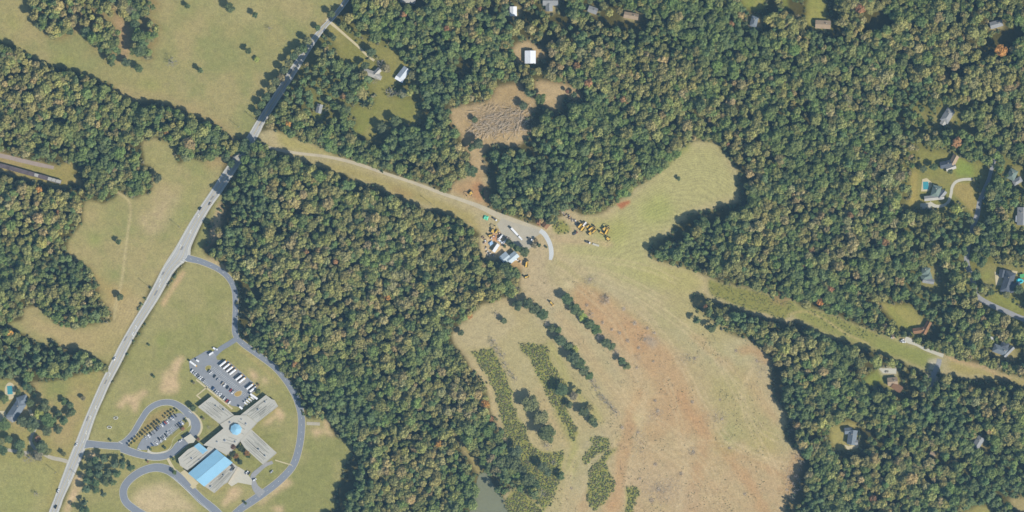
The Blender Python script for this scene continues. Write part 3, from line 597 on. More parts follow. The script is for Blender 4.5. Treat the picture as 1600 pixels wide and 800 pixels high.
b = MB()
strip(b, [(p[1], p[0]) for p in RW], [(p[2], p[0]) for p in RW], .10, 'shoulder')
tag(b.build('road_shoulder'), kind='structure')
b = MB()
strip(b, [(p[1] + (p[2] - p[1]) * .12, p[0]) for p in RW], [(p[2] - (p[2] - p[1]) * .14, p[0]) for p in RW], .14, 'asphalt_main')
rd = tag(b.build('main_road'), kind='structure')
b = MB(); mid = lambda p, f: (p[1] + (p[2] - p[1]) * f, p[0])
for f in (.115, .86):
    L, R = edges([mid(p, f) for p in RW], .45); strip(b, L, R, .18, 'white_line')
wb = MB()
M['tyre_wear'] = mat('tyre_darkened_asphalt', C(182, 181, 181), 0.9, 0.12, 0.6, 0.08); M['patch'] = mat('asphalt_patch', C(150, 150, 154), 0.9, 0.12, 0.6, 0.08)
for f in (.2, .29, .42, .55, .70, .79):
    L, R = edges([mid(p, f) for p in RW], .9); strip(wb, L, R, .155, 'tyre_wear')
wb.build('tyre_wear', rd)
wb = MB()
for k in (9, 17, 24, 33, 41, 52, 61, 66, 74, 83, 92):
    if k + 1 < len(RW):
        f = rnd.uniform(.14, .7); L = [mid(RW[k], f), mid(RW[k + 1], f)]; R = [mid(RW[k], f + .16), mid(RW[k + 1], f + .16)]; strip(wb, L, R, .165, 'patch')
wb.build('patch', rd)
two = [p for p in RW if p[0] <= 215]; three = [p for p in RW if p[0] >= 235]
L, R = edges([mid(p, .5) for p in two], .6); strip(b, L, R, .18, 'yellow_line')
for f in (.36, .64):
    L, R = edges([mid(p, f) for p in three], .4); strip(b, L, R, .18, 'yellow_line')
def arrow(b, x, y, ang, z=.2, s=1.0):
    """left-turn arrow painted in the middle lane"""
    c, n_ = math.cos(ang), math.sin(ang); X, Y = W(x, y)
    for poly in ([(-2.4, -.28), (1.0, -.28), (1.0, .28), (-2.4, .28)], [(.6, .28), (1.0, .28), (1.0, 1.0), (.6, 1.0)], [(.1, 1.0), (1.5, 1.0), (.8, 2.1)]):
        b.add([(X + (px * c - py * n_) * s, Y + (px * n_ + py * c) * s, z) for px, py in poly], [tuple(range(len(poly)))], 'white_line')
for x, y, a in ((251, 438, 55), (249, 446, 235), (213, 511, 60), (207, 522, 240), (172, 585, 60), (149, 637, 245), (142, 652, 65), (134, 676, 245), (311, 337, 57), (297, 362, 237), (283, 385, 57), (108, 752, 65)):
    arrow(b, x, y, math.radians(a), .2, 1.25)
for x, y, a in ((289, 407, -30), (284, 409, -30), (131, 689, 65)):
    X, Y = W(x, y); c, n_ = math.cos(math.radians(a)), math.sin(math.radians(a))
    b.add([(X + (u * c - v * n_), Y + (u * n_ + v * c), .2) for u, v in ((-3, -.3), (3, -.3), (3, .3), (-3, .3))], [(0, 1, 2, 3)], 'white_line')
b.build('road_marking', rd)
rg = road('ring_road', RING, .12, 'asphalt', ('walk', 1.2))
b = MB(); cl = smooth(RING, 6)
lines(b, cl, 0.0, .3, .16, 'white_line', (3, 11))
b.build('centre_dash', rg)
road('lot_connector', CONN, .11, 'asphalt'); road('school_drive', DRIVE_IN, .115, 'asphalt', ('concrete', 1.4))
lo = road('front_loop_drive', LOOP, .105, 'asphalt', ('concrete', 1.5))
b = MB()
for x, y, a in ((189, 692, -30), (218, 702, -35), (297, 644, -40)):
    X, Y = W(x, y); c, n_ = math.cos(math.radians(a)), math.sin(math.radians(a))
    b.add([(X + (u * c - v * n_), Y + (u * n_ + v * c), .15) for u, v in ((-2.4, -.3), (2.4, -.3), (2.4, .3), (-2.4, .3))], [(0, 1, 2, 3)], 'white_line')
b.build('stop_line', lo)
road('bus_loop_drive', BUSLOOP, .095, 'asphalt', ('shoulder', 1.2)); road('service_drive', SERVICE, .13, 'asphalt_res')
road('dirt_lane', LANE, .05, 'lane_gravel'); road('concrete_road', NEWROAD, .09, 'concrete_pale')
road('gravel_lane', LANE_W, .05, 'purple_gravel')
road('residential_road', RES, .07, 'asphalt_res'); road('residential_drive', RES_UP, .06, 'asphalt_res')
road('curved_driveway', DRIVE_H, .09, 'concrete'); road('side_street', DRIVE_B, .08, 'asphalt_res'); road('house_driveway', DRIVE_C, .10, 'concrete')
road('long_driveway', DRIVE_N, .09, 'walk'); road('farm_driveway', DRIVE_SW, .06, 'gravel'); road('farm_track', DRIVE_SW2, .05, 'gravel')
lot = sheet('bus_parking_lot', LOT, .14, 'asphalt_lot'); fr = sheet('front_parking_lot', FRONT, .135, 'asphalt_lot'); sheet('gravel_yard', YARD, .06, 'gravel')
b = MB()                                                                # parking bay lines
def bay(b, x, y, ang, ln, z=.18, w=.22):
    X, Y = W(x, y); a = math.radians(ang); c, n_ = math.cos(a), math.sin(a)
    b.add([(X + (u * c - v * n_), Y + (u * n_ + v * c), z) for u, v in ((-ln / 2, -w / 2), (ln / 2, -w / 2), (ln / 2, w / 2), (-ln / 2, w / 2))], [(0, 1, 2, 3)], 'white_line')
for i in range(26): bay(b, 300.5 + i * 2.3, 582 + i * 1.97, 40, 4.6)
for i in range(19): bay(b, 346 + i * 2.75, 569.5 + i * 2.3, 40, 10)
for i in range(21): bay(b, 328 + i * 2.1, 580 + i * 1.8, 40, 4.8)
for i in range(24): bay(b, 334 + i * 2.1, 575 + i * 1.8, 40, 4.6)
b.build('bay_line', lot)
b = MB()
for i in range(23): bay(b, 226 + i * 2.1, 683.5 - i * 1.72, -50, 4.8)
for i in range(22): bay(b, 237 + i * 2.15, 694.5 - i * 1.7, -50, 4.8)
b.build('bay_line', fr)
b = MB()
for i in range(34): bay(b, 272 + i * 1.75, 746 + i * 1.62, 40, 2.6, .16)
L, R = edges([(268, 744), (330, 801)], .35); strip(b, L, R, .16, 'white_line'); b.build('bay_line', lo)
for nm, P, mm in (('entrance_walk', [(282, 738), (289, 733.5), (310.5, 755), (306, 759), (308, 761), (301, 764), (297, 760), (299, 758)], 'walk'), ('loading_apron', [(372, 729), (382, 735), (394, 750), (393, 758), (372, 754), (362, 760), (356, 755)], 'concrete'),
                  ('front_walk', [(260, 717), (263.5, 715), (275, 735), (271, 738)], 'walk'), ('side_walk', [(325, 605), (309, 618), (315, 623), (313.5, 624.5), (306, 618), (324, 603)], 'walk'), ('lot_walk', [(307, 592), (364, 638), (362.5, 640), (306, 594)], 'walk'),
                  ('island_walk', [(247, 696), (249, 694.5), (258, 706), (256, 707.5)], 'walk'), ('ring_walk', [(430, 718), (456, 726), (456, 727.5), (430, 720)], 'walk'), ('pump_pad', [(479, 659), (500, 660), (500, 665), (479, 664)], 'gravel'),
                  ('house_forecourt', [(1372, 575), (1401, 576), (1400, 584), (1380, 583)], 'concrete'), ('court_concrete', [(1554, 424), (1567, 433), (1567, 446), (1556, 446)], 'walk'), ('court_walk', [(1567, 420), (1590, 424), (1589, 428), (1568, 425)], 'walk'), ('wood_drive', [(1438, 318), (1455, 316), (1460, 320), (1454, 326), (1438, 326)], 'concrete'),
                  ('court_slab', [(1544, 525), (1554, 527), (1552, 534), (1534, 528), (1532, 524)], 'concrete_pale'), ('farm_court', [(-10, 642), (8, 642), (12, 652), (4, 658), (-10, 660)], 'walk'), ('farm_terrace', [(43, 640), (49, 640), (52, 650), (48, 650)], 'walk'), ('entry_court', [(1318, 694), (1326, 697), (1342, 694), (1341, 700), (1324, 703)], 'walk')):
    sheet(nm, P, .155, mm)
cl = [(299, 642, 2.4), (306, 648, 2.4), (313, 657, 2.6), (315.5, 667, 2.6), (313, 676, 2.6), (308, 682, 2.6)]
b = MB(); L, R = edges(smooth(cl, 5), 0); strip(b, L, R, .165, 'walk'); tag(b.build('curved_walk'), kind='structure')
cl = [(325, 607), (334, 614), (345, 623), (356, 632), (362, 638)]
m_isl = mat('island_grass', C(160, 152, 98), 1.0, .2, .8, .1); m_mulch = mat('orange_mulch', C(186, 158, 104), 1.0, .2, .8, .1)
def island(P, mm):                                                      # kerbed island: a real 0.13 m step
    q = [tuple(p) for p in smooth(P + [P[0]], 4)[:-1]]; b = MB(); b.prism([W(*p) for p in q], .0, .27, 'concrete')
    cx, cy = sum(p[0] for p in q) / len(q), sum(p[1] for p in q) / len(q)
    b.add([W(cx + (p[0] - cx) * .9, cy + (p[1] - cy) * .9) + (.29,) for p in q], [tuple(range(len(q)))], mm)
    tag(b.build('kerb_island'), kind='structure')
island([(321, 573), (325, 570.5), (330, 571.5), (329, 577), (324, 580), (320.5, 577)], m_isl)
island([(366, 615), (371, 611), (378, 611), (377, 617), (371, 620), (366, 618)], m_mulch)
island([(230, 706), (233, 699), (246, 697.5), (290, 661), (289, 655), (294, 653), (298, 658), (297, 665), (286, 673), (271, 686), (268, 697), (261, 705), (247, 709), (236, 709)], m_isl)

# ------------------------------------------------------------------ trees
def leaf_material(name, trans=.22):
    m = bpy.data.materials.new(name); m.use_nodes = True
    n, l = m.node_tree.nodes, m.node_tree.links
    n.remove(n["Principled BSDF"])
    at = n.new("ShaderNodeAttribute"); at.attribute_type = 'INSTANCER'; at.attribute_name = "tint"
    g = n.new("ShaderNodeNewGeometry")
    t = n.new("ShaderNodeTexNoise"); t.inputs["Scale"].default_value = .45; t.inputs["Detail"].default_value = 3
    l.new(g.outputs["Position"], t.inputs["Vector"])
    mr = n.new("ShaderNodeMapRange"); mr.inputs[1].default_value = .3; mr.inputs[2].default_value = .7; mr.inputs[3].default_value = .72; mr.inputs[4].default_value = 1.28
    l.new(t.outputs[0], mr.inputs[0])
    rp = n.new("ShaderNodeMapRange"); rp.inputs[3].default_value = .84; rp.inputs[4].default_value = 1.16
    l.new(g.outputs["Random Per Island"], rp.inputs[0])
    mu = n.new("ShaderNodeMath"); mu.operation = 'MULTIPLY'; l.new(mr.outputs[0], mu.inputs[0]); l.new(rp.outputs[0], mu.inputs[1])
    s = n.new("ShaderNodeVectorMath"); s.operation = 'SCALE'; l.new(at.outputs["Color"], s.inputs[0]); l.new(mu.outputs[0], s.inputs["Scale"])
    d_ = n.new("ShaderNodeBsdfDiffuse"); tr = n.new("ShaderNodeBsdfTranslucent"); mx = n.new("ShaderNodeMixShader")
    mx.inputs[0].default_value = trans
    l.new(s.outputs[0], d_.inputs[0]); l.new(s.outputs[0], tr.inputs[0]); l.new(d_.outputs[0], mx.inputs[1]); l.new(tr.outputs[0], mx.inputs[2])
    l.new(mx.outputs[0], n["Material Output"].inputs[0])
    return m
M['leaf'] = leaf_material('leaf_cover'); M['bush'] = leaf_material('brush_leaf', .15)

ICO = [(0, 0, 1)] + [(.894 * math.cos(a), .894 * math.sin(a), .447) for a in [k * 1.2566 for k in range(5)]] + [(.894 * math.cos(a), .894 * math.sin(a), -.447) for a in [k * 1.2566 + .628 for k in range(5)]] + [(0, 0, -1)]
ICOF = [(0, 1 + i, 1 + (i + 1) % 5) for i in range(5)] + [(1 + i, 6 + i, 1 + (i + 1) % 5) for i in range(5)] + [(1 + (i + 1) % 5, 6 + i, 6 + (i + 1) % 5) for i in range(5)] + [(11, 6 + (i + 1) % 5, 6 + i) for i in range(5)]
def crown_mb(seed, kind='broad', mb=None, leaf='leaf'):
    """crown of unit radius standing on a unit-scale trunk: lobes of small leaf sprays round dense hearts, gaps between the lobes"""
    r = np.random.default_rng(seed); mb = mb or MB()
    if kind == 'broad':
        n, zc, rz, lr, ln = int(r.integers(12, 17)), 2.15, .62, (.32, .48), 44
    elif kind == 'pine':
        n, zc, rz, lr, ln = int(r.integers(14, 18)), 2.9, 1.1, (.26, .40), 34
    elif kind == 'bush':
        n, zc, rz, lr, ln = int(r.integers(4, 7)), .45, .38, (.34, .52), 22
    lobes = [(np.array((0, 0, zc + rz * .25)), lr[1] * (1.1 if kind != 'pine' else .9))]
    for i in range(n):
        t = i * 2.399963 + r.random() * 1.0
        if kind == 'pine':
            z = r.uniform(-1, 1); q = (.70 - .5 * max(0, z)) * math.sqrt(r.uniform(.3, 1))
        else:
            z = r.uniform(-.55, .85); q = .72 * math.sqrt(max(.05, 1 - z * z)) * math.sqrt(r.uniform(.35, 1))
        lobes.append((np.array((q * math.cos(t) * r.uniform(.85, 1.12), q * math.sin(t) * r.uniform(.85, 1.12), zc + z * rz)), r.uniform(*lr)))
    V, F = [], []
    for c, R in lobes:
        o = len(V); k = R * (.80 if kind != 'pine' else .66)
        j = 1 + (r.random(12) - .5) * .35
        for p, jj in zip(ICO, j): V.append(tuple(c + np.array(p) * k * jj * np.array((1, 1, .85))))
        F += [tuple(o + i for i in f) for f in ICOF]
        dirs = r.normal(size=(ln, 3)); dirs[:, 2] = np.where(r.random(ln) < .75, np.abs(dirs[:, 2]), dirs[:, 2]); dirs /= np.linalg.norm(dirs, axis=1)[:, None]
        for dv in dirs:
            p = c + dv * R * r.uniform(.78, 1.12) * np.array((1, 1, .88))
            nrm = dv + r.normal(size=3) * .45; nrm /= np.linalg.norm(nrm)
            a = np.cross(nrm, r.normal(size=3)); a /= np.linalg.norm(a); bb = np.cross(nrm, a)
            s1, s2 = r.uniform(.07, .14), r.uniform(.05, .11)
            o = len(V)
            V += [tuple(p - a * s1 - bb * s2 * .4), tuple(p + bb * s2 * -.9), tuple(p + a * s1 - bb * s2 * .2), tuple(p + a * s1 * .3 + bb * s2), tuple(p - a * s1 * .7 + bb * s2 * .7)]
            F.append((o, o + 1, o + 2, o + 3, o + 4))
    mb.add(V, F, leaf); return mb
def trunk_mb(seed, kind='broad', mb=None):
    r = random.Random(seed); mb = mb or MB()
    top = {'broad': 2.0, 'pine': 3.6}[kind]; w = .085 if kind == 'broad' else .07
    pts = [(0, 0, -.05), (r.uniform(-.04, .04), r.uniform(-.04, .04), top * .4), (r.uniform(-.08, .08), r.uniform(-.08, .08), top)]
    mb.cyl(pts[0], pts[1], w * 1.3, w, 'bark', 6, False); mb.cyl(pts[1], pts[2], w, w * .4, 'bark', 5, False)
    for i in range(5):
        t = i * 2.4 + r.random(); z = top * r.uniform(.42, .75); L_ = r.uniform(.4, .65)
        mb.cyl((pts[1][0], pts[1][1], z), (math.cos(t) * L_, math.sin(t) * L_, z + r.uniform(.25, .6)), w * .5, w * .15, 'bark', 4, False)
    return mb
def bare_mb(seed, dense=1.0):
    """leafless crown: forked limbs and many fine twigs"""
    r = random.Random(seed); mb = MB()
    mb.cyl((0, 0, 0), (0, 0, 1.0), .08, .06, 'twig', 5, False)
    def grow(p, dv, ln, w, lev):
        q = p + dv * ln; mb.cyl(p, q, w, w * .55, 'twig', 3, False)
        if lev == 0: return
        for _ in range(4 if lev > 1 else int(4 * dense)):
            e = (dv + Vector((r.gauss(0, .55), r.gauss(0, .55), r.gauss(.12, .35)))).normalized()
            grow(p + dv * ln * r.uniform(.45, 1), e, ln * r.uniform(.5, .75), w * .55, lev - 1)
    for i in range(5):
        t = i * 1.2566 + r.random(); grow(Vector((0, 0, r.uniform(.5, 1.0))), Vector((math.cos(t) * .8, math.sin(t) * .8, .75)).normalized(), r.uniform(.5, .65), .032, 3)
    return mb
NB, NP = 9, 6
CROWN = {'broad': [crown_mb(100 + i).mesh('crown') for i in range(NB)], 'pine': [crown_mb(200 + i, 'pine').mesh('crown') for i in range(NP)]}
TRUNK = {'broad': [trunk_mb(300 + i).mesh('trunk') for i in range(4)], 'pine': [trunk_mb(320 + i, 'pine').mesh('trunk') for i in range(3)]}
BARE = [bare_mb(400 + i).mesh('bare_crown') for i in range(4)]
BUSH = [crown_mb(500 + i, 'bush', leaf='bush').mesh('bush_leaves') for i in range(5)]

TINT = {'green': (.082, .106, .042), 'dark': (.075, .096, .043), 'olive': (.130, .128, .056), 'yellow': (.158, .150, .064), 'tan': (.170, .145, .078), 'grey': (.150, .138, .080),
        'pine': (.074, .100, .050), 'orange': (.26, .150, .055), 'lime': (.21, .235, .060), 'rust': (.18, .105, .06)}
def jitter_tint(c, k=.16, r=rnd):
    f = 1 + r.uniform(-k, k); return tuple(max(.01, x * f * (1 + r.uniform(-.08, .08))) for x in c)
def put_tree(x, y, rad, kind, tint, h, label=None, group=None, name=None):
    """one tree: trunk and crown under an Empty; x, y in photograph pixels, rad and h in metres"""
    X, Y = W(x, y)
    low = kind == 'broad' and h < 4.6
    t = empty('shrub' if low else {'broad': 'broadleaf_tree', 'pine': 'pine_tree', 'bare': 'bare_tree'}[kind], (X, Y, 0), rnd.uniform(0, 6.28))
    tag(t, label, 'shrub' if low else 'tree', group)
    if kind == 'bare':
        o = link('bare_crown', rnd.choice(BARE), t); o.scale = (rad / 1.05, rad / 1.05, h / 2.3)
    else:
        k = h / (2.95 if kind == 'broad' else 4.3)
        o = link('crown', rnd.choice(CROWN[kind]), t); o.scale = (rad, rad, k); o["tint"] = list(tint)
        q = link('trunk', rnd.choice(TRUNK[kind]), t); q.scale = (rad * .8, rad * .8, k)
    return t

# ---- scatter of the woods: jittered lattice, kept off the sunlit ground that a crown or its shadow would cover
PINES = [(385, 320, 55, 55), (350, 330, 30, 40), (365, 380, 30, 50), (385, 460, 22, 60), (400, 520, 40, 30), (690, 110, 48, 75), (672, 160, 30, 40), (790, 280, 40, 50), (870, 320, 50, 30), (850, 260, 40, 40), (480, 620, 45, 30), (530, 640, 60, 30), (545, 760, 40, 60), (545, 710, 30, 30),
         (60, 560, 80, 30), (20, 570, 50, 30), (120, 420, 60, 40), (160, 240, 40, 30), (470, 140, 60, 30), (520, 120, 40, 30), (1090, 380, 50, 30), (1060, 375, 40, 30), (1120, 350, 40, 25), (1150, 500, 50, 25), (1215, 620, 40, 50), (1240, 680, 30, 60), (1250, 790, 50, 30), (1500, 360, 40, 40),
         (1470, 650, 60, 30), (1450, 480, 40, 60), (1540, 760, 50, 40), (780, 745, 30, 50), (1425, 160, 40, 25), (1130, 290, 40, 40), (1300, 520, 80, 14), (1440, 600, 40, 16), (560, 170, 30, 20), (630, 235, 50, 40), (790, 20, 60, 25), (980, 55, 90, 18), (1290, 60, 40, 20), (1580, 740, 40, 30)]
GREYS = [(560, 400, 130, 70), (480, 470, 60, 60), (690, 610, 70, 45), (745, 600, 40, 30), (1240, 740, 22, 40), (640, 330, 40, 30), (1300, 380, 60, 50), (1360, 340, 60, 60), (1100, 230, 60, 20), (1400, 270, 40, 60), (850, 130, 40, 30), (930, 60, 60, 30), (1340, 150, 60, 60), (760, 150, 40, 20), (1250, 730, 20, 20)]
YELL = [(60, 130, 90, 60), (100, 20, 70, 40), (160, 30, 50, 30), (60, 340, 60, 50), (500, 300, 100, 50), (440, 430, 80, 40), (880, 60, 70, 40), (830, 45, 50, 30), (1300, 40, 70, 40), (1220, 30, 60, 30), (1520, 120, 60, 50), (1560, 20, 60, 30), (1200, 340, 50, 30), (1400, 740, 120, 50), (620, 740, 80, 50), (730, 20, 40, 40), (1250, 560, 50, 50), (1450, 60, 60, 30)]
SX, SY = 8.3, 7.1
TX, TY, TR, TH, TK, TC = [], [], [], [], [], []
gx, gy = np.meshgrid(np.arange(-60, 1662, SX), np.arange(-60, 862, SY))
gx = gx + (np.arange(gx.shape[0]) % 2)[:, None] * SX / 2
gx = (gx + npr.normal(0, 2.3, gx.shape)).reshape(-1); gy = (gy + npr.normal(0, 2.1, gy.shape)).reshape(-1)
def at(A, x, y): return A[np.clip((y - Y0).astype(int), 0, NY - 1), np.clip((x - X0).astype(int), 0, NX - 1)]
NB1 = vnoise(70, 21, 3); NB2 = vnoise(28, 22, 2); NB3 = vnoise(110, 23, 2)
rad = np.clip(4.75 * np.exp(npr.normal(0, .24, gx.shape)) + (at(NB2, gx, gy) - .5) * 3.2, 2.9, 8.4)
big = npr.random(gx.shape) < .035
rad = np.where(big, npr.uniform(6.6, 8.8, gx.shape), rad)
hgt = np.clip(11.0 + rad * .8 + npr.normal(0, 1.2, gx.shape) + (at(NB1, gx, gy) - .5) * 7, 8, 22) + big * 2.0
def blob_sum(B):
    v = np.zeros(gx.shape)
    for cx, cy, rx, ry in B: v = np.maximum(v, 1.35 - ((gx - cx) / rx) ** 2 - ((gy - cy) / ry) ** 2)
    return v + (at(NB2, gx, gy) - .5) * 1.6
vp, vg, vy = blob_sum(PINES), blob_sum(GREYS), blob_sum(YELL)
pine = vp + npr.normal(0, .35, gx.shape) > .68
pine |= (npr.random(gx.shape) < .05)
rad = np.where(pine, rad * .92, rad); hgt = np.where(pine, hgt * 1.08, hgt)
ok = ~at(NOTRUNK, gx, gy)
hl = hgt / math.tan(SUN_EL) / S                                         # shadow length in pixels
inclump = at(IN_CLUMP, gx, gy)
for f, k in ((0, 0), (1, .3), (1, .52), (1, .7)):
    tx, ty = gx + SH[0] * hl * k, gy - SH[1] * hl * k
    bad = at(LIT, tx, ty)
    ok &= ~(bad & ~(inclump & (k > .3)))
for a in range(0, 360, 45):
    q = rad / S * .62
    ok &= ~at(LIT, gx + q * math.cos(math.radians(a)), gy + q * math.sin(math.radians(a)))
ok &= ~((npr.random(gx.shape) < .05) & (at(NB3, gx, gy) > .5))          # a few gaps
ok &= ~(inclump & (npr.random(gx.shape) < .18))
THIN = fill([(470, 70), (560, 30), (640, 60), (660, 120), (655, 210), (600, 215), (520, 190), (470, 170), (455, 130)]) * .34 + fill([(1405, 150), (1640, 120), (1640, 560), (1500, 540), (1420, 460), (1400, 330)]) * .20 + fill([(1340, 550), (1480, 590), (1640, 620), (1640, 780), (1300, 780), (1300, 640)]) * .10 + fill([(760, 0), (1010, 0), (1010, 60), (780, 90)]) * .16
ok &= ~(npr.random(gx.shape) < at(THIN, gx, gy))
gx, gy, rad, hgt, pine, vp, vg, vy = [a[ok] for a in (gx, gy, rad, hgt, pine, vp, vg, vy)]
NT = len(gx)
east = (gx > 1400)
u = npr.random(NT); hue = at(NB1, gx, gy) + npr.normal(0, .13, NT)
tint = np.zeros((NT, 3))
for i in range(NT):
    if pine[i]: c = TINT['pine'] if u[i] < .7 else TINT['dark']
    elif vg[i] > .5 and u[i] < .62: c = TINT['grey'] if u[i] < .2 else TINT['olive']
    elif vy[i] > .5 and u[i] < .6: c = TINT['yellow'] if u[i] < .2 else TINT['olive'] if u[i] < .5 else TINT['tan']
    elif u[i] > .996: c = TINT['orange'] if u[i] > .9985 else TINT['rust']
    elif hue[i] > .62: c = TINT['olive'] if u[i] < .8 else TINT['tan']
    elif hue[i] > .5: c = [a * .5 + b_ * .5 for a, b_ in zip(TINT['olive'], TINT['green'])] if u[i] < .8 else TINT['yellow'] if u[i] < .9 else TINT['olive']
    elif hue[i] > .36: c = TINT['green'] if u[i] < .8 else TINT['olive']
    else: c = TINT['dark'] if u[i] < .6 else TINT['green']
    tint[i] = c
TC = [min(TINT, key=lambda k: sum((a - b_) ** 2 for a, b_ in zip(TINT[k], t))) for t in tint]
tint *= np.array((2.46, 2.42, 1.95)) *  (1 + npr.uniform(-.2, .2, NT))[:, None] * (1 + npr.uniform(-.07, .07, (NT, 3)))

# ---- the largest few hundred of each kind are trees of their own, the rest two masses
def wood_of(x, y):
    if x < 330 and y < 200: return "part of the wood below the pasture", "north-western wood"
    if x < 240 and y < 480: return "part of the wood west of the road", "western wood"
    if x < 260: return "part of the wood behind the oval pool", "south-western wood"
    if x < 830 and y > 215 + (x - 400) * .36: return "part of the wood beside the school", "central wood"
    if x < 705 and y < 330: return "part of the lots above the dirt lane", "wooded lots north of the lane"
    if y > 455 + (x - 1080) * .28: return "part of the wood below the grass strip", "south-eastern wood"
    if x > 1410: return "part of the eastern house lots", "eastern house lots"
    return "part of the big northern wood", "northern wood"
inframe = (gx > 6) & (gx < 1594) & (gy > 6) & (gy < 794)
single = np.zeros(NT, bool)
for kd, lim in ((False, 110), (True, 260)):
    idx = np.where((pine == kd) & inframe)[0]; idx = idx[np.argsort(-rad[idx])][:lim]
    single[idx] = True
CW = {'green': 'green', 'dark': 'dark green', 'olive': 'olive', 'yellow': 'yellowish', 'tan': 'tan', 'grey': 'greyish', 'pine': 'dark', 'orange': 'orange', 'lime': 'lime green', 'rust': 'rust red'}
XR = {}
for i in np.where(single)[0]: XR.setdefault(wood_of(gx[i], gy[i])[1], []).append(gx[i])
for i in np.where(single)[0]:
    ph, gr = wood_of(gx[i], gy[i]); k = 'pine' if pine[i] else 'broad'; lo_, hi_ = min(XR[gr]), max(XR[gr]) + 1
    part = ('western', 'middle', 'eastern')[int(3 * (gx[i] - lo_) / (hi_ - lo_))]
    put_tree(gx[i], gy[i], rad[i], k, tint[i], hgt[i], f"big {CW[TC[i]]} {'pine' if k == 'pine' else 'broadleaf tree'} in the {part} {ph}", ("pines of the " if pine[i] else "broadleaf trees of the ") + gr)

def scatter(name, protos, x, y, sxy, sz, tints, label, cat, z=0.0):
    """one object whose points carry copies of the given meshes (geometry nodes)"""
    pc = bpy.data.collections.new(name + "_kinds")
    for i, me in enumerate(protos):
        o = bpy.data.objects.new(f"{name}_kind_{i:02d}", me); pc.objects.link(o)
    N = len(x); me = bpy.data.meshes.new(name); me.vertices.add(N)
    co = np.zeros((N, 3), np.float32); co[:, 0] = (x - 800) * S; co[:, 1] = (400 - y) * S; co[:, 2] = z
    me.vertices.foreach_set('co', co.reshape(-1))
    for nm, ty, A, key in (("size", 'FLOAT_VECTOR', np.stack([sxy, sxy, sz], 1), 'vector'), ("turn", 'FLOAT_VECTOR', np.stack([np.zeros(N), np.zeros(N), npr.uniform(0, 6.28, N)], 1), 'vector'),
                           ("tint", 'FLOAT_COLOR', np.concatenate([tints, np.ones((N, 1))], 1), 'color')):
        a = me.attributes.new(nm, ty, 'POINT'); a.data.foreach_set(key, A.astype(np.float32).reshape(-1))
    a = me.attributes.new("pick", 'INT', 'POINT'); a.data.foreach_set('value', npr.integers(0, len(protos), N).astype(np.int32))
    ng = bpy.data.node_groups.new(name, 'GeometryNodeTree')
    ng.interface.new_socket("Geometry", in_out='INPUT', socket_type='NodeSocketGeometry'); ng.interface.new_socket("Geometry", in_out='OUTPUT', socket_type='NodeSocketGeometry')
    gi, go = ng.nodes.new('NodeGroupInput'), ng.nodes.new('NodeGroupOutput')
    inst = ng.nodes.new('GeometryNodeInstanceOnPoints'); ci_ = ng.nodes.new('GeometryNodeCollectionInfo')
    ci_.inputs['Collection'].default_value = pc; ci_.inputs['Separate Children'].default_value = True; ci_.inputs['Reset Children'].default_value = True
    inst.inputs['Pick Instance'].default_value = True
    def attr(nm, ty):
        k = ng.nodes.new('GeometryNodeInputNamedAttribute'); k.data_type = ty; k.inputs['Name'].default_value = nm; return k.outputs['Attribute']
    e2r = ng.nodes.new('FunctionNodeEulerToRotation')
    L = ng.links.new
    L(gi.outputs[0], inst.inputs['Points']); L(ci_.outputs[0], inst.inputs['Instance']); L(attr('pick', 'INT'), inst.inputs['Instance Index'])
    L(attr('turn', 'FLOAT_VECTOR'), e2r.inputs[0]); L(e2r.outputs[0], inst.inputs['Rotation']); L(attr('size', 'FLOAT_VECTOR'), inst.inputs['Scale']); L(inst.outputs[0], go.inputs[0])
    o = link(name, me); md = o.modifiers.new("scatter", 'NODES'); md.node_group = ng
    return tag(o, label, cat, kind='stuff')
WHOLE_B = [trunk_mb(300 + i, 'broad', crown_mb(100 + i)).mesh('broad_tree') for i in range(NB)]
WHOLE_P = [trunk_mb(320 + i, 'pine', crown_mb(200 + i, 'pine')).mesh('pine_tree') for i in range(NP)]
s_ = ~single & ~pine
scatter('broadleaf_forest', WHOLE_B, gx[s_], gy[s_], rad[s_], hgt[s_] / 2.95, tint[s_], "autumn broadleaf forest canopy spreading round the fields", "forest")
s_ = ~single & pine
scatter('pine_forest', WHOLE_P, gx[s_], gy[s_], rad[s_], hgt[s_] / 4.3, tint[s_], "dark pine canopy in stands along the wood edges", "forest")
# under-storey along the edges of the woods and rough brush on the unmown strips
def rand_in(poly, n):
    xs_ = [p[0] for p in poly]; ys_ = [p[1] for p in poly]; m_ = fill(poly, 1.6); x = npr.uniform(min(xs_), max(xs_), n); y = npr.uniform(min(ys_), max(ys_), n)
    k = at(m_, x, y); return x[k], y[k]
bx, by, br, bt = [], [], [], []
for i, P in enumerate(BRUSH):
    xs_ = [p[0] for p in P]; ys_ = [p[1] for p in P]
    x, y = rand_in(P, int((max(xs_) - min(xs_)) * (max(ys_) - min(ys_)) * (.30 if i not in (5, 6, 8) else .10)))
    r_ = npr.uniform(.55, 1.25, len(x)) * (1 if i not in (5, 8) else .7)
    bx.append(x); by.append(y); br.append(r_)
    base = np.array([TINT['lime'], TINT['olive'], TINT['green'], TINT['tan']])[npr.choice(4, len(x), p=(.30, .46, .10, .14))]
    bt.append(base * npr.uniform(.75, 1.1, (len(x), 1)))
bx, by, br, bt = np.concatenate(bx), np.concatenate(by), np.concatenate(br), np.concatenate(bt)
scatter('rough_brush', BUSH, bx, by, br, br * .75, bt * 1.75, "knee to head high green brush on unmown strips of the cleared field", "brush")
x, y = npr.uniform(-40, 1640, 60000), npr.uniform(-40, 840, 60000)
edge = (~at(LIT, x, y)) & (at(blur(LIT, 7), x, y) > .12) & ~at(NOTRUNK, x, y) & ~at(IN_CLUMP, x, y)
x, y = x[edge], y[edge]; r_ = npr.uniform(.8, 2.4, len(x))
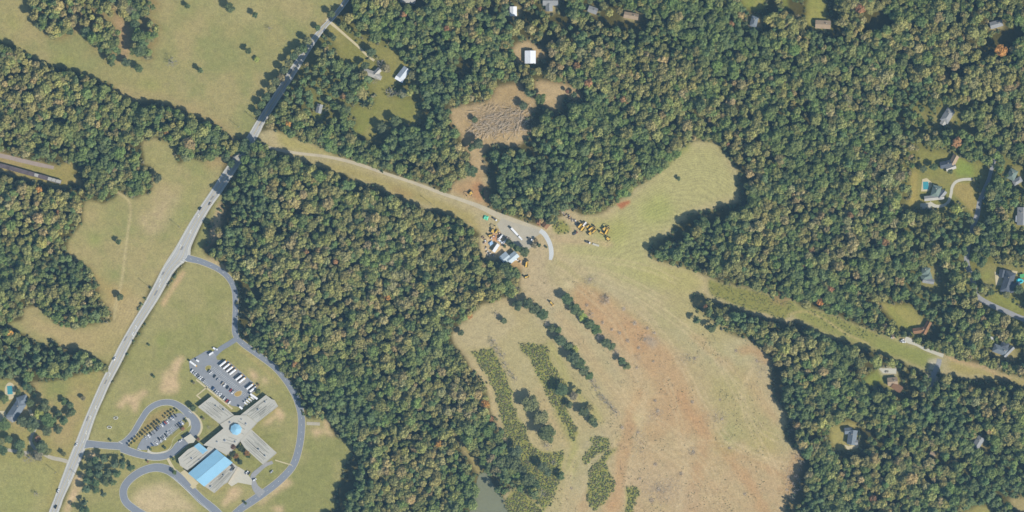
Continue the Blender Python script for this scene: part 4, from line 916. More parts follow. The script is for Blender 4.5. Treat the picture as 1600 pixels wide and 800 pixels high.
base = np.array([TINT['olive'], TINT['green'], TINT['dark'], TINT['grey'], TINT['yellow']])[npr.choice(5, len(x), p=(.3, .3, .2, .12, .08))]
scatter('undergrowth', BUSH, x, y, r_, r_ * 1.1, base * npr.uniform(1.5, 2.3, (len(x), 1)), "bushy undergrowth along the edges of the woods", "undergrowth")
# tufts and weeds on the bare field
x, y = npr.uniform(830, 1225, 6500), npr.uniform(430, 800, 6500)
k = at(fill(F6), x, y) & (at(vnoise(26, 91, 3), x, y) > .56) & (y > 430 + (x - 860) * .2)
x, y = x[k], y[k]; r_ = npr.uniform(.25, .75, len(x))
base = np.array([TINT['olive'], TINT['grey'], TINT['tan'], TINT['rust']])[npr.choice(4, len(x), p=(.4, .3, .2, .1))]
scatter('weeds', BUSH, x, y, r_, r_ * .5, base * npr.uniform(1.2, 1.9, (len(x), 1)), "low weeds and clods scattered on the cleared earth", "weeds")

# ------------------------------------------------------------------ buildings
def roof_mb(L, Wd, z, rise, kind, m, over=.45):
    """gable or hip roof, ridge along x, with overhang and eave thickness"""
    b = MB(); a, c = L / 2 + over, Wd / 2 + over; t = .18
    if kind == 'flat':
        b.box(0, 0, z + t / 2, 2 * a, 2 * c, t, m); return b
    r = a if kind == 'gable' else max(.3, a - c)
    v = [(-a, -c, z), (a, -c, z), (a, c, z), (-a, c, z), (-a, -c, z + t), (a, -c, z + t), (a, c, z + t), (-a, c, z + t), (-r, 0, z + t + rise), (r, 0, z + t + rise)]
    f = [(3, 2, 1, 0), (0, 1, 5, 4), (1, 2, 6, 5), (2, 3, 7, 6), (3, 0, 4, 7), (4, 5, 9, 8), (6, 7, 8, 9), (5, 6, 9), (7, 4, 8)]
    b.add(v, f, m)
    b.box(0, 0, z + t + rise + .04, 2 * r, .35, .10, m)                # ridge cap
    return b
def house(name, label, cat, sections, wall='siding', chimney=True, group=None):
    cx, cy = sections[0][:2]; X, Y = W(cx, cy); t = tag(empty(name, (X, Y, 0)), label, cat, group)
    for i, s in enumerate(sections):
        px, py, L, Wd, ang, eave, rise, kind, rm = s; x, y = W(px, py); L *= S; Wd *= S; a = math.radians(ang)
        e = eave + i * .12; w = MB(); w.box(0, 0, e / 2, L - .5, Wd - .5, e, wall)
        if kind == 'gable':
            for sx in (-1, 1):
                xx = sx * (L / 2 - .26); w.add([(xx, -Wd / 2 + .25, e), (xx, Wd / 2 - .25, e), (xx, 0, e + rise * .95)], [(0, 1, 2)], wall)
        for sx in (-1, 1):                                              # window bands set proud of the wall
            for k in range(max(1, int(L // 5))):
                w.box(-L / 2 + (k + .5) * L / max(1, int(L // 5)), sx * (Wd / 2 - .24), 1.5, 1.3, .08, 1.2, 'glass')
        w.build('wall', t, (x - X, y - Y, 0), a)
        r = roof_mb(L, Wd, e, rise, kind, rm).build('roof', t, (x - X, y - Y, 0), a)
        if i == 0 and chimney:
            c = MB(); c.box(L * .22, Wd * .12, e + rise * .8 + .6, .9, .7, 2.0, 'brick'); c.box(L * .22, Wd * .12, e + rise * .8 + 1.65, 1.05, .85, .12, 'concrete'); c.build('chimney', r)
    return t
g, h, fl = 'gable', 'hip', 'flat'
HOUSES = [
 ('house', 'sprawling grey roofed house below the oval pool deck in the lower-left corner', 'house', [(26, 641, 32, 16, 56, 3.4, 2.6, h, 'roof_slate'), (36, 625, 16, 13, 20, 3.3, 2.4, h, 'roof_slate'), (19, 651, 13, 12, 56, 3.1, 1.9, h, 'roof_grey')]),
 ('cottage', 'small light grey roofed cottage under trees beside the main road', 'house', [(499, 170, 13, 8, 76, 2.8, 1.5, g, 'roof_grey')]),
 ('house', 'white roofed house at the end of the long driveway from the main road', 'house', [(581, 115.5, 25, 8.5, -20, 3.2, 1.9, g, 'roof_pale'), (589, 113, 13, 7, 45, 3.3, 1.7, g, 'roof_pale'), (592, 121, 8, 6, -20, 2.8, 1.0, g, 'roof_pale')]),
 ('barn', 'grey gabled barn with a white lean-to beside the white roofed house', 'barn', [(631, 114.5, 18, 12, 52, 3.6, 2.0, g, 'grey_metal'), (624, 124, 13, 4.5, -30, 2.4, .5, g, 'white_metal')]),
 ('metal_shed', 'bright white metal shed alone in a small clearing in the northern wood', 'shed', [(828.5, 89.5, 19, 16, 90, 4.0, 1.3, g, 'white_metal')]),
 ('shed', 'small white roofed building at the top edge, left of the grey L-shaped house', 'shed', [(802, 18, 14, 10, 90, 3.0, 1.2, g, 'white_metal')]),
 ('house', 'grey L-shaped house cut by the top edge of the picture', 'house', [(860, 2, 23, 13, 0, 3.2, 1.9, g, 'roof_grey'), (858, 12, 11, 10, 90, 3.1, 1.7, g, 'roof_grey')]),
 ('house', 'little grey roofed house nearly hidden in trees, east of the L-shaped house', 'house', [(926, 16, 14, 9, -20, 3.0, 1.6, g, 'roof_grey')]),
 ('house', 'long tan-grey roofed house in deep tree shade near the top edge', 'house', [(986, 25, 22, 9, -10, 3.0, 1.6, g, 'roof_tan')]),
 ('house', 'blue-grey roofed house among trees below the small bright lawn at the top edge', 'house', [(1178, 34, 16, 10, 75, 3.1, 1.8, h, 'roof_slate')]),
 ('house', 'tan roofed rectangular house below the lawn with pale walls at its front, top right', 'house', [(1285.5, 38.5, 23, 12, -3, 3.2, 1.7, g, 'roof_tan')]),
 ('house', 'grey roofed house tucked into trees in the top right corner', 'house', [(1556, 38, 19, 10, 15, 3.1, 1.7, g, 'roof_grey')]),
 ('house', 'pale grey roofed house in a dark gap of the wood, north of the pool houses', 'house', [(1480, 181, 22, 13, 58, 3.4, 2.2, h, 'roof_grey'), (1474, 191, 9, 8, 58, 3.0, 1.2, g, 'roof_pale')]),
 ('house', 'dark roofed house with pale wings beside the green lawn, north of the square pool', 'house', [(1477, 257, 17, 10, 12, 3.4, 2.4, g, 'roof_dark'), (1490, 250, 15, 9, 62, 3.3, 2.2, g, 'roof_tan'), (1485, 262, 15, 7, 20, 3.1, 1.8, g, 'roof_pale')]),
 ('house', 'grey-green roofed house beside the square pool and the curved driveway', 'house', [(1462, 299, 17, 13, 75, 3.8, 2.8, h, 'roof_green'), (1459, 309, 30, 7, 6, 3.2, 1.6, g, 'roof_pale'), (1471, 304, 14, 8, 50, 3.3, 2.0, g, 'roof_grey')]),
 ('house', 'green-grey hip roofed house at the right edge, above the shaded road', 'house', [(1581, 273, 16, 12, 65, 3.5, 2.4, h, 'roof_green'), (1589, 283, 14, 8, 30, 3.2, 1.8, h, 'roof_grey')]),
 ('house', 'long grey house with white skylight strips at the right edge', 'house', [(1597, 338, 27, 16, 88, 3.8, 2.2, g, 'roof_grey'), (1589, 342, 9, 4, 88, 2.9, .6, g, 'white_metal')]),
 ('house', 'stepped grey-green house in the eastern wood, west of the shaded road', 'house', [(1446, 424, 12, 12, 80, 3.6, 2.4, h, 'roof_green'), (1447, 432.5, 16, 10, 20, 3.4, 2.1, h, 'roof_green'), (1450, 439, 17, 7, -10, 3.1, 1.6, g, 'roof_grey')]),
 ('house', 'big dark roofed house beside the pale court and turquoise pool slide', 'house', [(1574, 441, 33, 15, 72, 4.2, 2.8, h, 'roof_dark'), (1585, 449, 18, 13, 15, 3.8, 2.4, h, 'roof_dark')]),
 ('garage', 'small dark garage at the top of the pale court by the turquoise slide', 'garage', [(1565.5, 427.5, 11, 9, 80, 3.0, 1.6, g, 'roof_dark')]),
 ('house', 'reddish-brown cross gabled house above the long grass strip', 'house', [(1437, 516, 22, 8, 8, 3.2, 1.9, g, 'roof_brown'), (1447, 512, 20, 7.5, 62, 3.3, 2.0, g, 'roof_brown')]),
 ('house', 'slate roofed house with angled wings south of the residential road', 'house', [(1563, 547, 24, 12, -20, 3.6, 2.6, h, 'roof_slate'), (1575, 549, 20, 6.5, 45, 3.3, 1.8, g, 'roof_grey'), (1569, 540, 12, 10, -20, 3.4, 2.2, h, 'roof_dark')]),
 ('house', 'tan-brown roofed house below the pale forecourt, south of the long grass strip', 'house', [(1394, 596, 15, 12, 5, 3.4, 2.2, g, 'roof_tan'), (1401, 605, 16, 10, -35, 3.3, 2.0, g, 'roof_brown')]),
 ('house', 'slate blue roofed house in a grassy clearing of the south-eastern wood', 'house', [(1331, 683, 22, 13, 82, 3.8, 2.6, g, 'roof_slate'), (1325, 673, 11, 9, 5, 3.3, 1.8, g, 'roof_slate'), (1333, 691, 13, 7, 0, 3.2, 1.5, g, 'roof_grey')]),
 ('house', 'grey roofed house half buried in trees near the right edge, south of the grass strip', 'house', [(1528, 691, 18, 11, 58, 3.3, 1.9, g, 'roof_grey')]),
 ('shed', 'tiny pink-tan roofed shed deep in the south-eastern wood', 'shed', [(1457, 709, 8, 6, -20, 2.6, 1.0, g, 'roof_tan')]),
 ('barn', 'rusty brown roofed barn beside the gravel yard, north of the new concrete road', 'barn', [(855.5, 349, 17, 9, 48, 3.2, 1.6, g, 'roof_brown')]),
 ('workshop', 'blue-white metal roofed workshop with two gables south of the gravel yard', 'workshop', [(801, 402, 17, 11, 40, 4.2, 1.7, g, 'roof_bluewhite'), (789.5, 403, 13, 14, 40, 3.9, 1.6, g, 'roof_bluewhite')]),
 ('shed', 'small brown roofed shed beside white cars above the long grass strip', 'shed', [(1397, 525, 7, 5, 30, 2.4, .9, g, 'roof_tan')]),
 ('house', 'pale flat-topped house cut by the top edge, left of the white roofed shed', 'house', [(638, -1, 22, 11, -8, 3.1, 1.5, g, 'roof_pale')]),
]
for a in HOUSES: house(*a, chimney=a[2] == 'house')

# the school: walls, a flat roof for every wing, a blue gabled hall, a blue dome, canopy and rooftop units
X, Y = W(366, 690)
sch = tag(empty('school_building', (X, Y, 0)), 'large cross-shaped school with flat grey roofs and a bright blue hall roof', 'school')
def loc(P): return [(W(*p)[0] - X, W(*p)[1] - Y) for p in P]
def wing(P, hgt_, m, seams=(), name='roof'):
    q = loc(P); cx, cy = sum(p[0] for p in q) / len(q), sum(p[1] for p in q) / len(q)
    b = MB(); b.prism([(cx + (x - cx) * .985, cy + (y - cy) * .985) for x, y in q], 0, hgt_ - .02, 'brick'); b.build('wall', sch)
    b = MB(); b.prism(q, hgt_, hgt_ + .25, 'concrete', m)
    n = len(q)
    for i in range(n):                                                  # parapet kerb
        (ax, ay), (bx_, by_) = q[i], q[(i + 1) % n]; L_ = math.hypot(bx_ - ax, by_ - ay)
        b.box((ax + bx_) / 2 * .997 + cx * .003, (ay + by_) / 2 * .997 + cy * .003, hgt_ + .37, L_ - .2, .3, .25, 'concrete', math.atan2(by_ - ay, bx_ - ax))
    o = b.build(name, sch)
    if seams:
        k = MB(); a0_, a1_, c0, c1, cnt = seams
        for i in range(cnt * 2):
            t = (i / 2 + .25 + rnd.uniform(-.3, .3)) / cnt; u0, u1 = rnd.uniform(.03, .45), rnd.uniform(.55, .97)
            p = (a0_[0] + (a1_[0] - a0_[0]) * t, a0_[1] + (a1_[1] - a0_[1]) * t); r_ = (c0[0] + (c1[0] - c0[0]) * t, c0[1] + (c1[1] - c0[1]) * t)
            L, R = edges([(p[0] + (r_[0] - p[0]) * u0, p[1] + (r_[1] - p[1]) * u0), (p[0] + (r_[0] - p[0]) * u1, p[1] + (r_[1] - p[1]) * u1)], rnd.uniform(.3, 1.1))
            vs_ = [(W(*p_)[0] - X, W(*p_)[1] - Y, hgt_ + .27) for p_ in (L[0], R[0], R[1], L[1])]; k.add(vs_, [(0, 1, 2, 3)], 'roof_stain')
        k.build('roof_seam', o)
    return o
wing([(331, 619), (366, 648.3), (344, 662.3), (310, 635.5)], 3.9, 'roof_school', ((331, 619), (310, 635.5), (366, 648), (344, 662), 9))
wing([(370.3, 653), (416, 617), (424.5, 623.5), (429.5, 625), (435, 634.5), (402, 660.5), (387, 648)], 3.8, 'roof_school', ((372, 652), (400, 660), (417, 619), (433, 634), 9))
wing([(393.3, 671), (433, 707.5), (412, 726), (383, 699.5), (376, 689)], 3.7, 'roof_school', ((393, 672), (378, 692), (431, 707), (413, 724), 9))
wing([(366.5, 649), (386.5, 648.5), (402, 661), (393, 671), (376, 689), (364, 703.5), (355, 711), (339, 702), (326, 697), (318, 695.2), (350, 669), (344.5, 662.7)], 4.2, 'roof_school_b', ((366, 652), (340, 698), (392, 668), (362, 702), 5))
wing([(279, 716), (295, 701.5), (303.5, 697.5), (318.3, 709), (326, 697.6), (339, 702.4), (293.2, 734.5), (282, 727)], 4.4, 'roof_school_b', ((281, 716), (293, 733), (304, 699), (334, 703), 4))
wing([(320.5, 759.5), (364, 723), (372, 729), (356, 753.5), (350, 757), (335.5, 770)], 4.0, 'roof_school', ((321, 760), (335, 769), (362, 725), (370, 730), 6))
def slope_roof(name, A, B, Cc, D, zs, m, rib=0):
    """one roof plane A-B (lower edge) to D-C (upper edge) in pixels, heights zs = (lower, upper)"""
    q = [loc([p])[0] for p in (A, B, Cc, D)]; b = MB()
    vs_ = [(q[0][0], q[0][1], zs[0]), (q[1][0], q[1][1], zs[0]), (q[2][0], q[2][1], zs[1]), (q[3][0], q[3][1], zs[1])]
    lo_ = [(x, y, z - .25) for x, y, z in vs_]
    b.add(vs_ + lo_, [(0, 1, 2, 3), (7, 6, 5, 4), (0, 4, 5, 1), (1, 5, 6, 2), (2, 6, 7, 3), (3, 7, 4, 0)], m); o = b.build(name, sch)
    if rib:
        k = MB()
        for i in range(1, rib):
            t = i / rib; p = Vector(vs_[0]).lerp(Vector(vs_[1]), t); r_ = Vector(vs_[3]).lerp(Vector(vs_[2]), t)
            k.cyl(p + Vector((0, 0, .03)), r_ + Vector((0, 0, .03)), .06, .06, m, 4, False)
        k.build('standing_seam', o)
    return o
b = MB(); b.prism(loc([(339.3, 702.4), (363.6, 722), (320, 758.6), (295.6, 738.8)]), 0, 6.6, 'brick'); b.build('wall', sch)
slope_roof('hall_roof', (294.6, 739), (339, 701.6), (351.7, 712), (307.3, 749.2), (6.8, 8.6), 'blue_metal', 26)
slope_roof('hall_roof', (364.4, 722.2), (320, 759.8), (307.5, 749.4), (351.9, 712.2), (6.8, 8.6), 'blue_metal', 26)
b = MB()
for p, q, r_ in (((339, 701.8), (364.2, 722.2), (351.8, 712.2)), ((295, 739), (320, 759.6), (307.5, 749.3))):
    v = [loc([k])[0] for k in (p, q, r_)]; b.add([(v[0][0], v[0][1], 6.6), (v[1][0], v[1][1], 6.6), (v[2][0], v[2][1], 8.45)], [(0, 1, 2)], 'siding')
b.build('gable_wall', sch)
slope_roof('lobby_roof', (303.6, 697), (307.6, 693.8), (321.5, 705.6), (317.7, 709.4), (5.2, 6.0), 'blue_metal', 0)
slope_roof('lobby_roof', (325.5, 703.2), (311.6, 691.4), (307.7, 693.9), (321.6, 705.5), (5.2, 6.0), 'blue_metal', 0)
b = MB(); dx, dy = loc([(369.5, 670.5)])[0]; ring = [(dx + 6.9 * math.cos(t), dy + 6.9 * math.sin(t)) for t in [k * math.pi / 4 + .2 for k in range(8)]]
b.prism(ring, 4.3, 6.4, 'siding'); b.build('dome_drum', sch)
b = MB(); ring = [(dx + 7.3 * math.cos(t), dy + 7.3 * math.sin(t), 6.45) for t in [k * math.pi / 4 + .2 for k in range(8)]] + [(dx, dy, 8.0)] + [(dx + 7.3 * math.cos(t), dy + 7.3 * math.sin(t), 6.35) for t in [k * math.pi / 4 + .2 for k in range(8)]]
b.add(ring, [(i, (i + 1) % 8, 8) for i in range(8)] + [(9 + i, 9 + (i + 1) % 8, (i + 1) % 8, i) for i in range(8)], 'blue_metal'); b.build('dome_roof', sch)
b = MB(); q = loc([(287, 684.5), (298, 677.5), (306.5, 686), (303, 691.5), (294.5, 692.5)]); b.prism(q, 3.3, 3.8, 'concrete')
for x, y in q: b.cyl((x * .97, y * .97, 0), (x * .97, y * .97, 3.3), .2, .2, 'concrete', 6)
b.build('entrance_canopy', sch)
for x, y, s_x in ((350, 640, 2), (338, 634, 1.6), (404, 640, 2), (415, 628, 1.7), (360, 660, 2.4), (385, 662, 2), (352, 688, 2.6), (340, 690, 1.8), (368, 690, 1.8), (405, 702, 2), (415, 712, 1.7), (300, 716, 2.4), (312, 718, 1.8), (330, 760, 2.2), (350, 742, 1.8), (378, 655, 1.5), (362, 735, 2.2)):
    b = MB(); px, py = loc([(x, y)])[0]; b.box(px, py, 4.95, s_x, s_x * .8, .9, 'grey_metal', .7); b.box(px, py, 5.45, s_x * .5, s_x * .5, .12, 'steel', .7); b.build('rooftop_unit', sch)

# pools
def pool(label, cx, cy, w_, h_, ang, deck, water='pool'):
    X_, Y_ = W(cx, cy); t = tag(empty('swimming_pool', (X_, Y_, 0), 0), label, 'pool')
    q = [(W(*p)[0] - X_, W(*p)[1] - Y_) for p in deck]; b = MB(); b.prism(q, 0, .22, 'walk'); b.build('pool_deck', t)
    b = MB(); b.box(0, 0, .2, w_ * S + .7, h_ * S + .7, .16, 'concrete', math.radians(ang)); b.build('coping', t)
    b = MB(); b.box(0, 0, .23, w_ * S, h_ * S, .14, water, math.radians(ang)); b.build('water', t)
pool('turquoise pool in an oval cream deck by the grey house, lower left', 15.5, 609.5, 8, 13, 5, [(15.5 + 8.2 * math.cos(t), 610.5 + (13 if math.sin(t) < 0 else 14) * math.sin(t)) for t in [k * math.pi / 12 for k in range(24)]])
pool('square-cornered green-blue pool beside the grey-green roofed house', 1446.5, 290, 8.5, 12, 2, [(1441, 280), (1448, 278), (1456, 285), (1456, 291), (1451, 299), (1439, 299)])
b = MB(); x, y = W(1592, 439)
for k in range(14):
    a = -2.6 + k * .33; b.cyl((x + 4.4 * math.cos(a), y + 2.3 * math.sin(a), 1.6 + k * .1), (x + 4.4 * math.cos(a + .33), y + 2.3 * math.sin(a + .33), 1.7 + k * .1), 1.2, 1.2, 'turquoise', 8, False)
b.box(x, y, .9, 7.0, 3.4, 1.6, 'turquoise'); tag(b.build('pool_slide'), 'turquoise curved pool slide beside the big dark roofed house', 'slide')
b = MB(); x, y = W(1597, 431); b.box(x, y, 2.2, 6, 4.5, .25, 'play_green', .2); 
for u, v in ((-2.6, -1.9), (2.6, -1.9), (2.6, 1.9), (-2.6, 1.9)): b.cyl((x + u, y + v, 0), (x + u, y + v, 2.2), .1, .1, 'steel', 5)
tag(b.build('shade_canopy'), 'bright green shade canopy above the turquoise slide', 'canopy')

# long low row beside the gravel lane
X_, Y_ = W(50, 272); t = tag(empty('storage_row', (X_, Y_, 0), math.radians(-15.5)), 'long low purple-grey roof with white end bays beside the gravel lane', 'building')
b = MB(); b.box(-8, 0, 1.6, 92, 5.0, 3.2, 'rail_grey'); b.build('wall', t)
for i, (x0, x1, mm, z) in enumerate([(-55, -30, 'rail_grey', 3.2), (-29.6, -5, 'rail_grey', 3.3), (-4.6, 3.2, 'rail_grey', 3.2), (3.5, 8.6, 'white_metal', 3.5), (9, 20.5, 'rail_grey', 3.2), (21, 26, 'white_metal', 3.5), (26.4, 31, 'white_metal', 3.5), (31.6, 38, 'white_metal', 3.6)]):
    b = MB(); b.box((x0 + x1) / 2, .2 if mm == 'white_metal' else 0, z + .1, x1 - x0, 4.0 if mm == 'white_metal' else 5.4, .22, 'roof_pale' if mm == 'white_metal' else mm); b.build('roof', t)

# ------------------------------------------------------------------ vehicles
def car_mesh(colour, kind='sedan'):
    m_ = 'car_' + colour; b = MB()
    L_, w_, hb, hc = {'sedan': (4.7, 1.85, .82, 1.45), 'suv': (4.8, 1.95, 1.0, 1.78), 'pickup': (5.6, 2.0, 1.0, 1.82), 'van': (5.4, 2.05, 1.1, 2.2)}[kind]
    pl = [(-.5, -.38), (-.47, -.5), (.40, -.5), (.5, -.34), (.5, .34), (.40, .5), (-.47, .5), (-.5, .38)]
    b.prism([(x * L_, y * w_) for x, y in pl], .28, hb, m_)
    x0, x1, xr0, xr1 = {'sedan': (-.40, .24, -.27, .08), 'suv': (-.47, .24, -.43, .10), 'pickup': (-.16, .24, -.12, .10), 'van': (-.48, .36, -.46, .24)}[kind]
    v = []
    for X1, y1, z in ((x0, .46, hb), (x1, .46, hb)): v += [(X1 * L_, -y1 * w_, z), (X1 * L_, y1 * w_, z)]
    for X1, y1, z in ((xr0, .39, hc), (xr1, .39, hc)): v += [(X1 * L_, -y1 * w_, z), (X1 * L_, y1 * w_, z)]
    b.add(v, [(0, 4, 5, 1), (2, 3, 7, 6), (0, 2, 6, 4), (1, 5, 7, 3)], 'glass'); b.add([(x, y, z + .02) for x, y, z in v[4:]], [(0, 2, 3, 1)], m_)
    if kind == 'pickup': b.box(-.33 * L_, 0, hb + .02, .30 * L_, w_ * .78, .06, 'steel')
    for sx in (-.31, .32):
        for sy in (-1, 1): b.cyl((sx * L_, sy * w_ * .42, .34), (sx * L_, sy * w_ * .51, .34), .34, .34, 'tyre', 8)
    for sy in (-.34, .34): b.box(.497 * L_, sy * w_, .62, .06, .3, .14, 'white_line'); b.box(-.498 * L_, sy * w_, .66, .05, .26, .14, 'car_red')
    return b.mesh('car')
CARM = {}
def car(x, y, ang, colour, kind, label, group=None):
    k = (colour, kind)
    if k not in CARM: CARM[k] = car_mesh(*k)
    X_, Y_ = W(x, y); o = link({'sedan': 'parked_car', 'suv': 'parked_car', 'pickup': 'pickup_truck', 'van': 'van'}[kind], CARM[k], None, (X_, Y_, .16), math.radians(ang))
    return tag(o, label, {'pickup': 'pickup', 'van': 'van'}.get(kind, 'car'), group)
def row(items, ang, where, group):
    """cars parked in one row; a colour that stands once gets a label of its own, like ones share theirs"""
    n = {}
    for x, y, c, k in items: n[(c, k)] = n.get((c, k), 0) + 1
    word = {'sedan': 'car', 'suv': 'high-roofed car', 'pickup': 'pickup', 'van': 'van'}
    for x, y, c, k in items:
        car(x + rnd.uniform(-.15, .15), y + rnd.uniform(-.15, .15), ang + rnd.choice((0, 180)) + rnd.uniform(-2, 2), c, k, f"{c} {word[k]} parked {where}", group)
D = lambda ox, oy, L_: [(ox + a / 10, oy + b_ / 10, c, k) for a, b_, c, k in L_]
row(D(260, 530, [(402, 495, 'white', 'suv'), (432, 522, 'silver', 'sedan'), (462, 542, 'white', 'sedan'), (490, 566, 'grey', 'sedan'), (517, 595, 'white', 'sedan'), (543, 610, 'white', 'suv'), (570, 635, 'grey', 'sedan'), (595, 650, 'silver', 'sedan')]), 49, "along the upper south-west kerb of the bus lot", 'cars along the south-west kerb of the bus lot, upper end')
row(D(290, 590, [(432, 172, 'blue', 'suv'), (470, 215, 'silver', 'sedan'), (496, 237, 'white', 'sedan'), (520, 258, 'silver', 'suv'), (545, 272, 'white', 'suv'), (575, 300, 'grey', 'sedan'), (608, 322, 'white', 'sedan'), (648, 362, 'red', 'suv'), (686, 388, 'white', 'suv')]), 49, "along the lower south-west kerb of the bus lot", 'cars along the south-west kerb of the bus lot, lower end')
row(D(260, 530, [(668, 503, 'grey', 'suv'), (697, 522, 'white', 'sedan'), (755, 580, 'black', 'sedan'), (808, 630, 'silver', 'sedan'), (878, 694, 'tan', 'suv'), (910, 716, 'white', 'suv'), (958, 755, 'black', 'suv')]) + D(290, 590, [(706, 197, 'red', 'sedan'), (742, 224, 'white', 'pickup')]), 49, 'in the middle row of the bus lot', 'cars in the middle row of the bus lot')
row(D(180, 620, [(482, 640, 'silver', 'sedan'), (527, 612, 'white', 'suv'), (556, 580, 'black', 'sedan'), (600, 560, 'grey', 'sedan'), (640, 510, 'black', 'suv'), (665, 488, 'blue', 'sedan'), (694, 470, 'grey', 'suv'), (735, 447, 'white', 'suv'), (762, 420, 'blue', 'suv'), (786, 402, 'red', 'sedan'), (818, 392, 'white', 'sedan')]), -50, 'beside the lower end of the small tree row', 'cars beside the small trees, lower end')
row(D(180, 620, [(858, 352, 'grey', 'sedan'), (880, 342, 'silver', 'suv'), (905, 345, 'white', 'sedan'), (897, 312, 'blue', 'sedan'), (940, 292, 'black', 'sedan')]), -50, 'beside the upper end of the small tree row', 'cars beside the small trees, upper end')
row(D(180, 620, [(583, 748, 'blue', 'sedan'), (652, 722, 'white', 'suv'), (710, 684, 'white', 'sedan'), (690, 662, 'black', 'suv'), (738, 657, 'grey', 'sedan'), (768, 642, 'white', 'pickup'), (795, 600, 'black', 'sedan'), (830, 572, 'silver', 'suv'), (872, 556, 'silver', 'sedan')]), -50, 'along the island side of the front lot, lower half', 'cars along the island kerb, lower half')
row(D(180, 620, [(962, 462, 'grey', 'sedan'), (987, 442, 'black', 'sedan'), (1013, 422, 'blue', 'suv'), (1050, 412, 'white', 'suv')]), -50, 'along the island side of the front lot, upper end', 'cars along the island kerb, upper end')
for a in ((282, 689, 35, 'white', 'sedan', 'white car stopped on the loop drive beside the entrance canopy'), (286.5, 682.5, -30, 'grey', 'sedan', 'grey car in the shadow of the entrance canopy'), (385.5, 738.5, 45, 'white', 'pickup', 'white pickup at the school service drive, left of a dark car'), (389, 739.5, 45, 'black', 'sedan', 'black car at the school service drive beside a white pickup'), (398, 749.5, 30, 'white', 'suv', 'white car at the end of the school service drive'),
          (313, 326, 55, 'black', 'suv', 'black high-roofed car in the left lane of the main road near the wood'), (328.5, 319, 235, 'tan', 'sedan', 'tan car on the main road shaded by the wood'), (179.5, 561, 60, 'white', 'suv', 'white car on the main road beside the raked tan field'), (119.5, 695, 63, 'white', 'sedan', 'white car on the main road at the school drive junction'), (91, 767, 65, 'white', 'pickup', 'white pickup on the main road in the lower-left corner'), (87.5, 792, 65, 'black', 'suv', 'large black car on the main road at the bottom edge'),
          (424.5, 737, 45, 'silver', 'sedan', 'silver car behind the south-east wing of the school'), (1412, 534.5, 0, 'white', 'suv', 'white car parked at the head of the pale house driveway'), (1409, 532, 30, 'white', 'pickup', 'white pickup at the head of the pale house driveway'), (1395, 526, 40, 'white', 'van', 'white van parked by the small brown shed above the grass strip'),
          (1386, 581, 5, 'tan', 'sedan', 'tan car on the pale forecourt of the tan-brown house'), (1537, 309, 60, 'white', 'sedan', 'white car at the bend of the shaded residential road')):
    car(*a)
# vans and trailers behind the north-east wing
for i, (x, y) in enumerate(((384, 630), (387.4, 627.2), (390.8, 624.5), (394.4, 621.8))): car(x, y, -40, 'white', 'van', 'white van in the line parked against the north-east school wing', 'white vans against the north-east school wing')

def bus():
    t = empty('school_bus', (0, 0, .16)); b = MB()
    b.box(-.6, 0, 1.45, 9.6, 2.45, 1.7, 'bus_yellow'); b.box(4.75, 0, 1.15, 1.3, 2.0, 1.1, 'bus_yellow', 0, .85); b.box(-.6, 0, .62, 9.4, 2.35, .25, 'steel'); b.build('body', t)
    b = MB(); prof = [(-1.24, 2.62), (-1.1, 2.95), (-.7, 3.1), (.7, 3.1), (1.1, 2.95), (1.24, 2.62)]; n = len(prof)
    vs_ = [(-5.4, y, z) for y, z in prof] + [(4.2, y, z) for y, z in prof]; b.add(vs_, [(i, i + 1, n + i + 1, n + i) for i in range(n - 1)] + [tuple(range(n))[::-1], tuple(range(n, 2 * n)), (0, n, 2 * n - 1, n - 1)], 'white_paint'); r_ = b.build('roof', t)
    b = MB(); b.box(-3.2, 0, 3.14, .7, .7, .1, 'concrete'); b.box(1.6, 0, 3.14, .7, .7, .1, 'concrete'); b.build('roof_hatch', r_)
    b = MB(); b.box(-.6, 0, 2.46, 9.45, 2.47, .30, 'glass'); b.build('window_band', t)
    for sx in (-3.1, 3.6):
        for sy in (-1, 1):
            b = MB(); b.cyl((sx, sy * 1.0, .36), (sx, sy * 1.24, .36), .5, .5, 'tyre', 8); b.build('wheel', t)
    return t
P = bus(); spots = [(349, 567.5), (354.5, 571.8), (359.5, 576.3), (364.3, 580.5), (373.8, 589.3), (378.8, 593.5), (391, 603.5), (396, 607.5)]
where = ['first of four in the upper group', 'second of four in the upper group', 'third of four in the upper group', 'last of four in the upper group', 'upper of the middle pair', 'lower of the middle pair', 'upper of the pair nearest the round tree', 'beside the round tree at the end of the row']
for i, (x, y) in enumerate(spots):
    o = P if i == 0 else copy_tree(P); X_, Y_ = W(x, y); o.location = (X_, Y_, .16); o.rotation_euler = (0, 0, math.radians(38.5))
    tag(o, 'white roofed school bus, ' + where[i], 'bus', 'school buses along the north-east side of the lot')
o = copy_tree(P); X_, Y_ = W(302.3, 568.3); o.location = (X_, Y_, .16); o.rotation_euler = (0, 0, math.radians(-37))
tag(o, 'white roofed bus parked apart from the others at the western corner of the lot', 'bus'); 
if 'group' in o: del o['group']

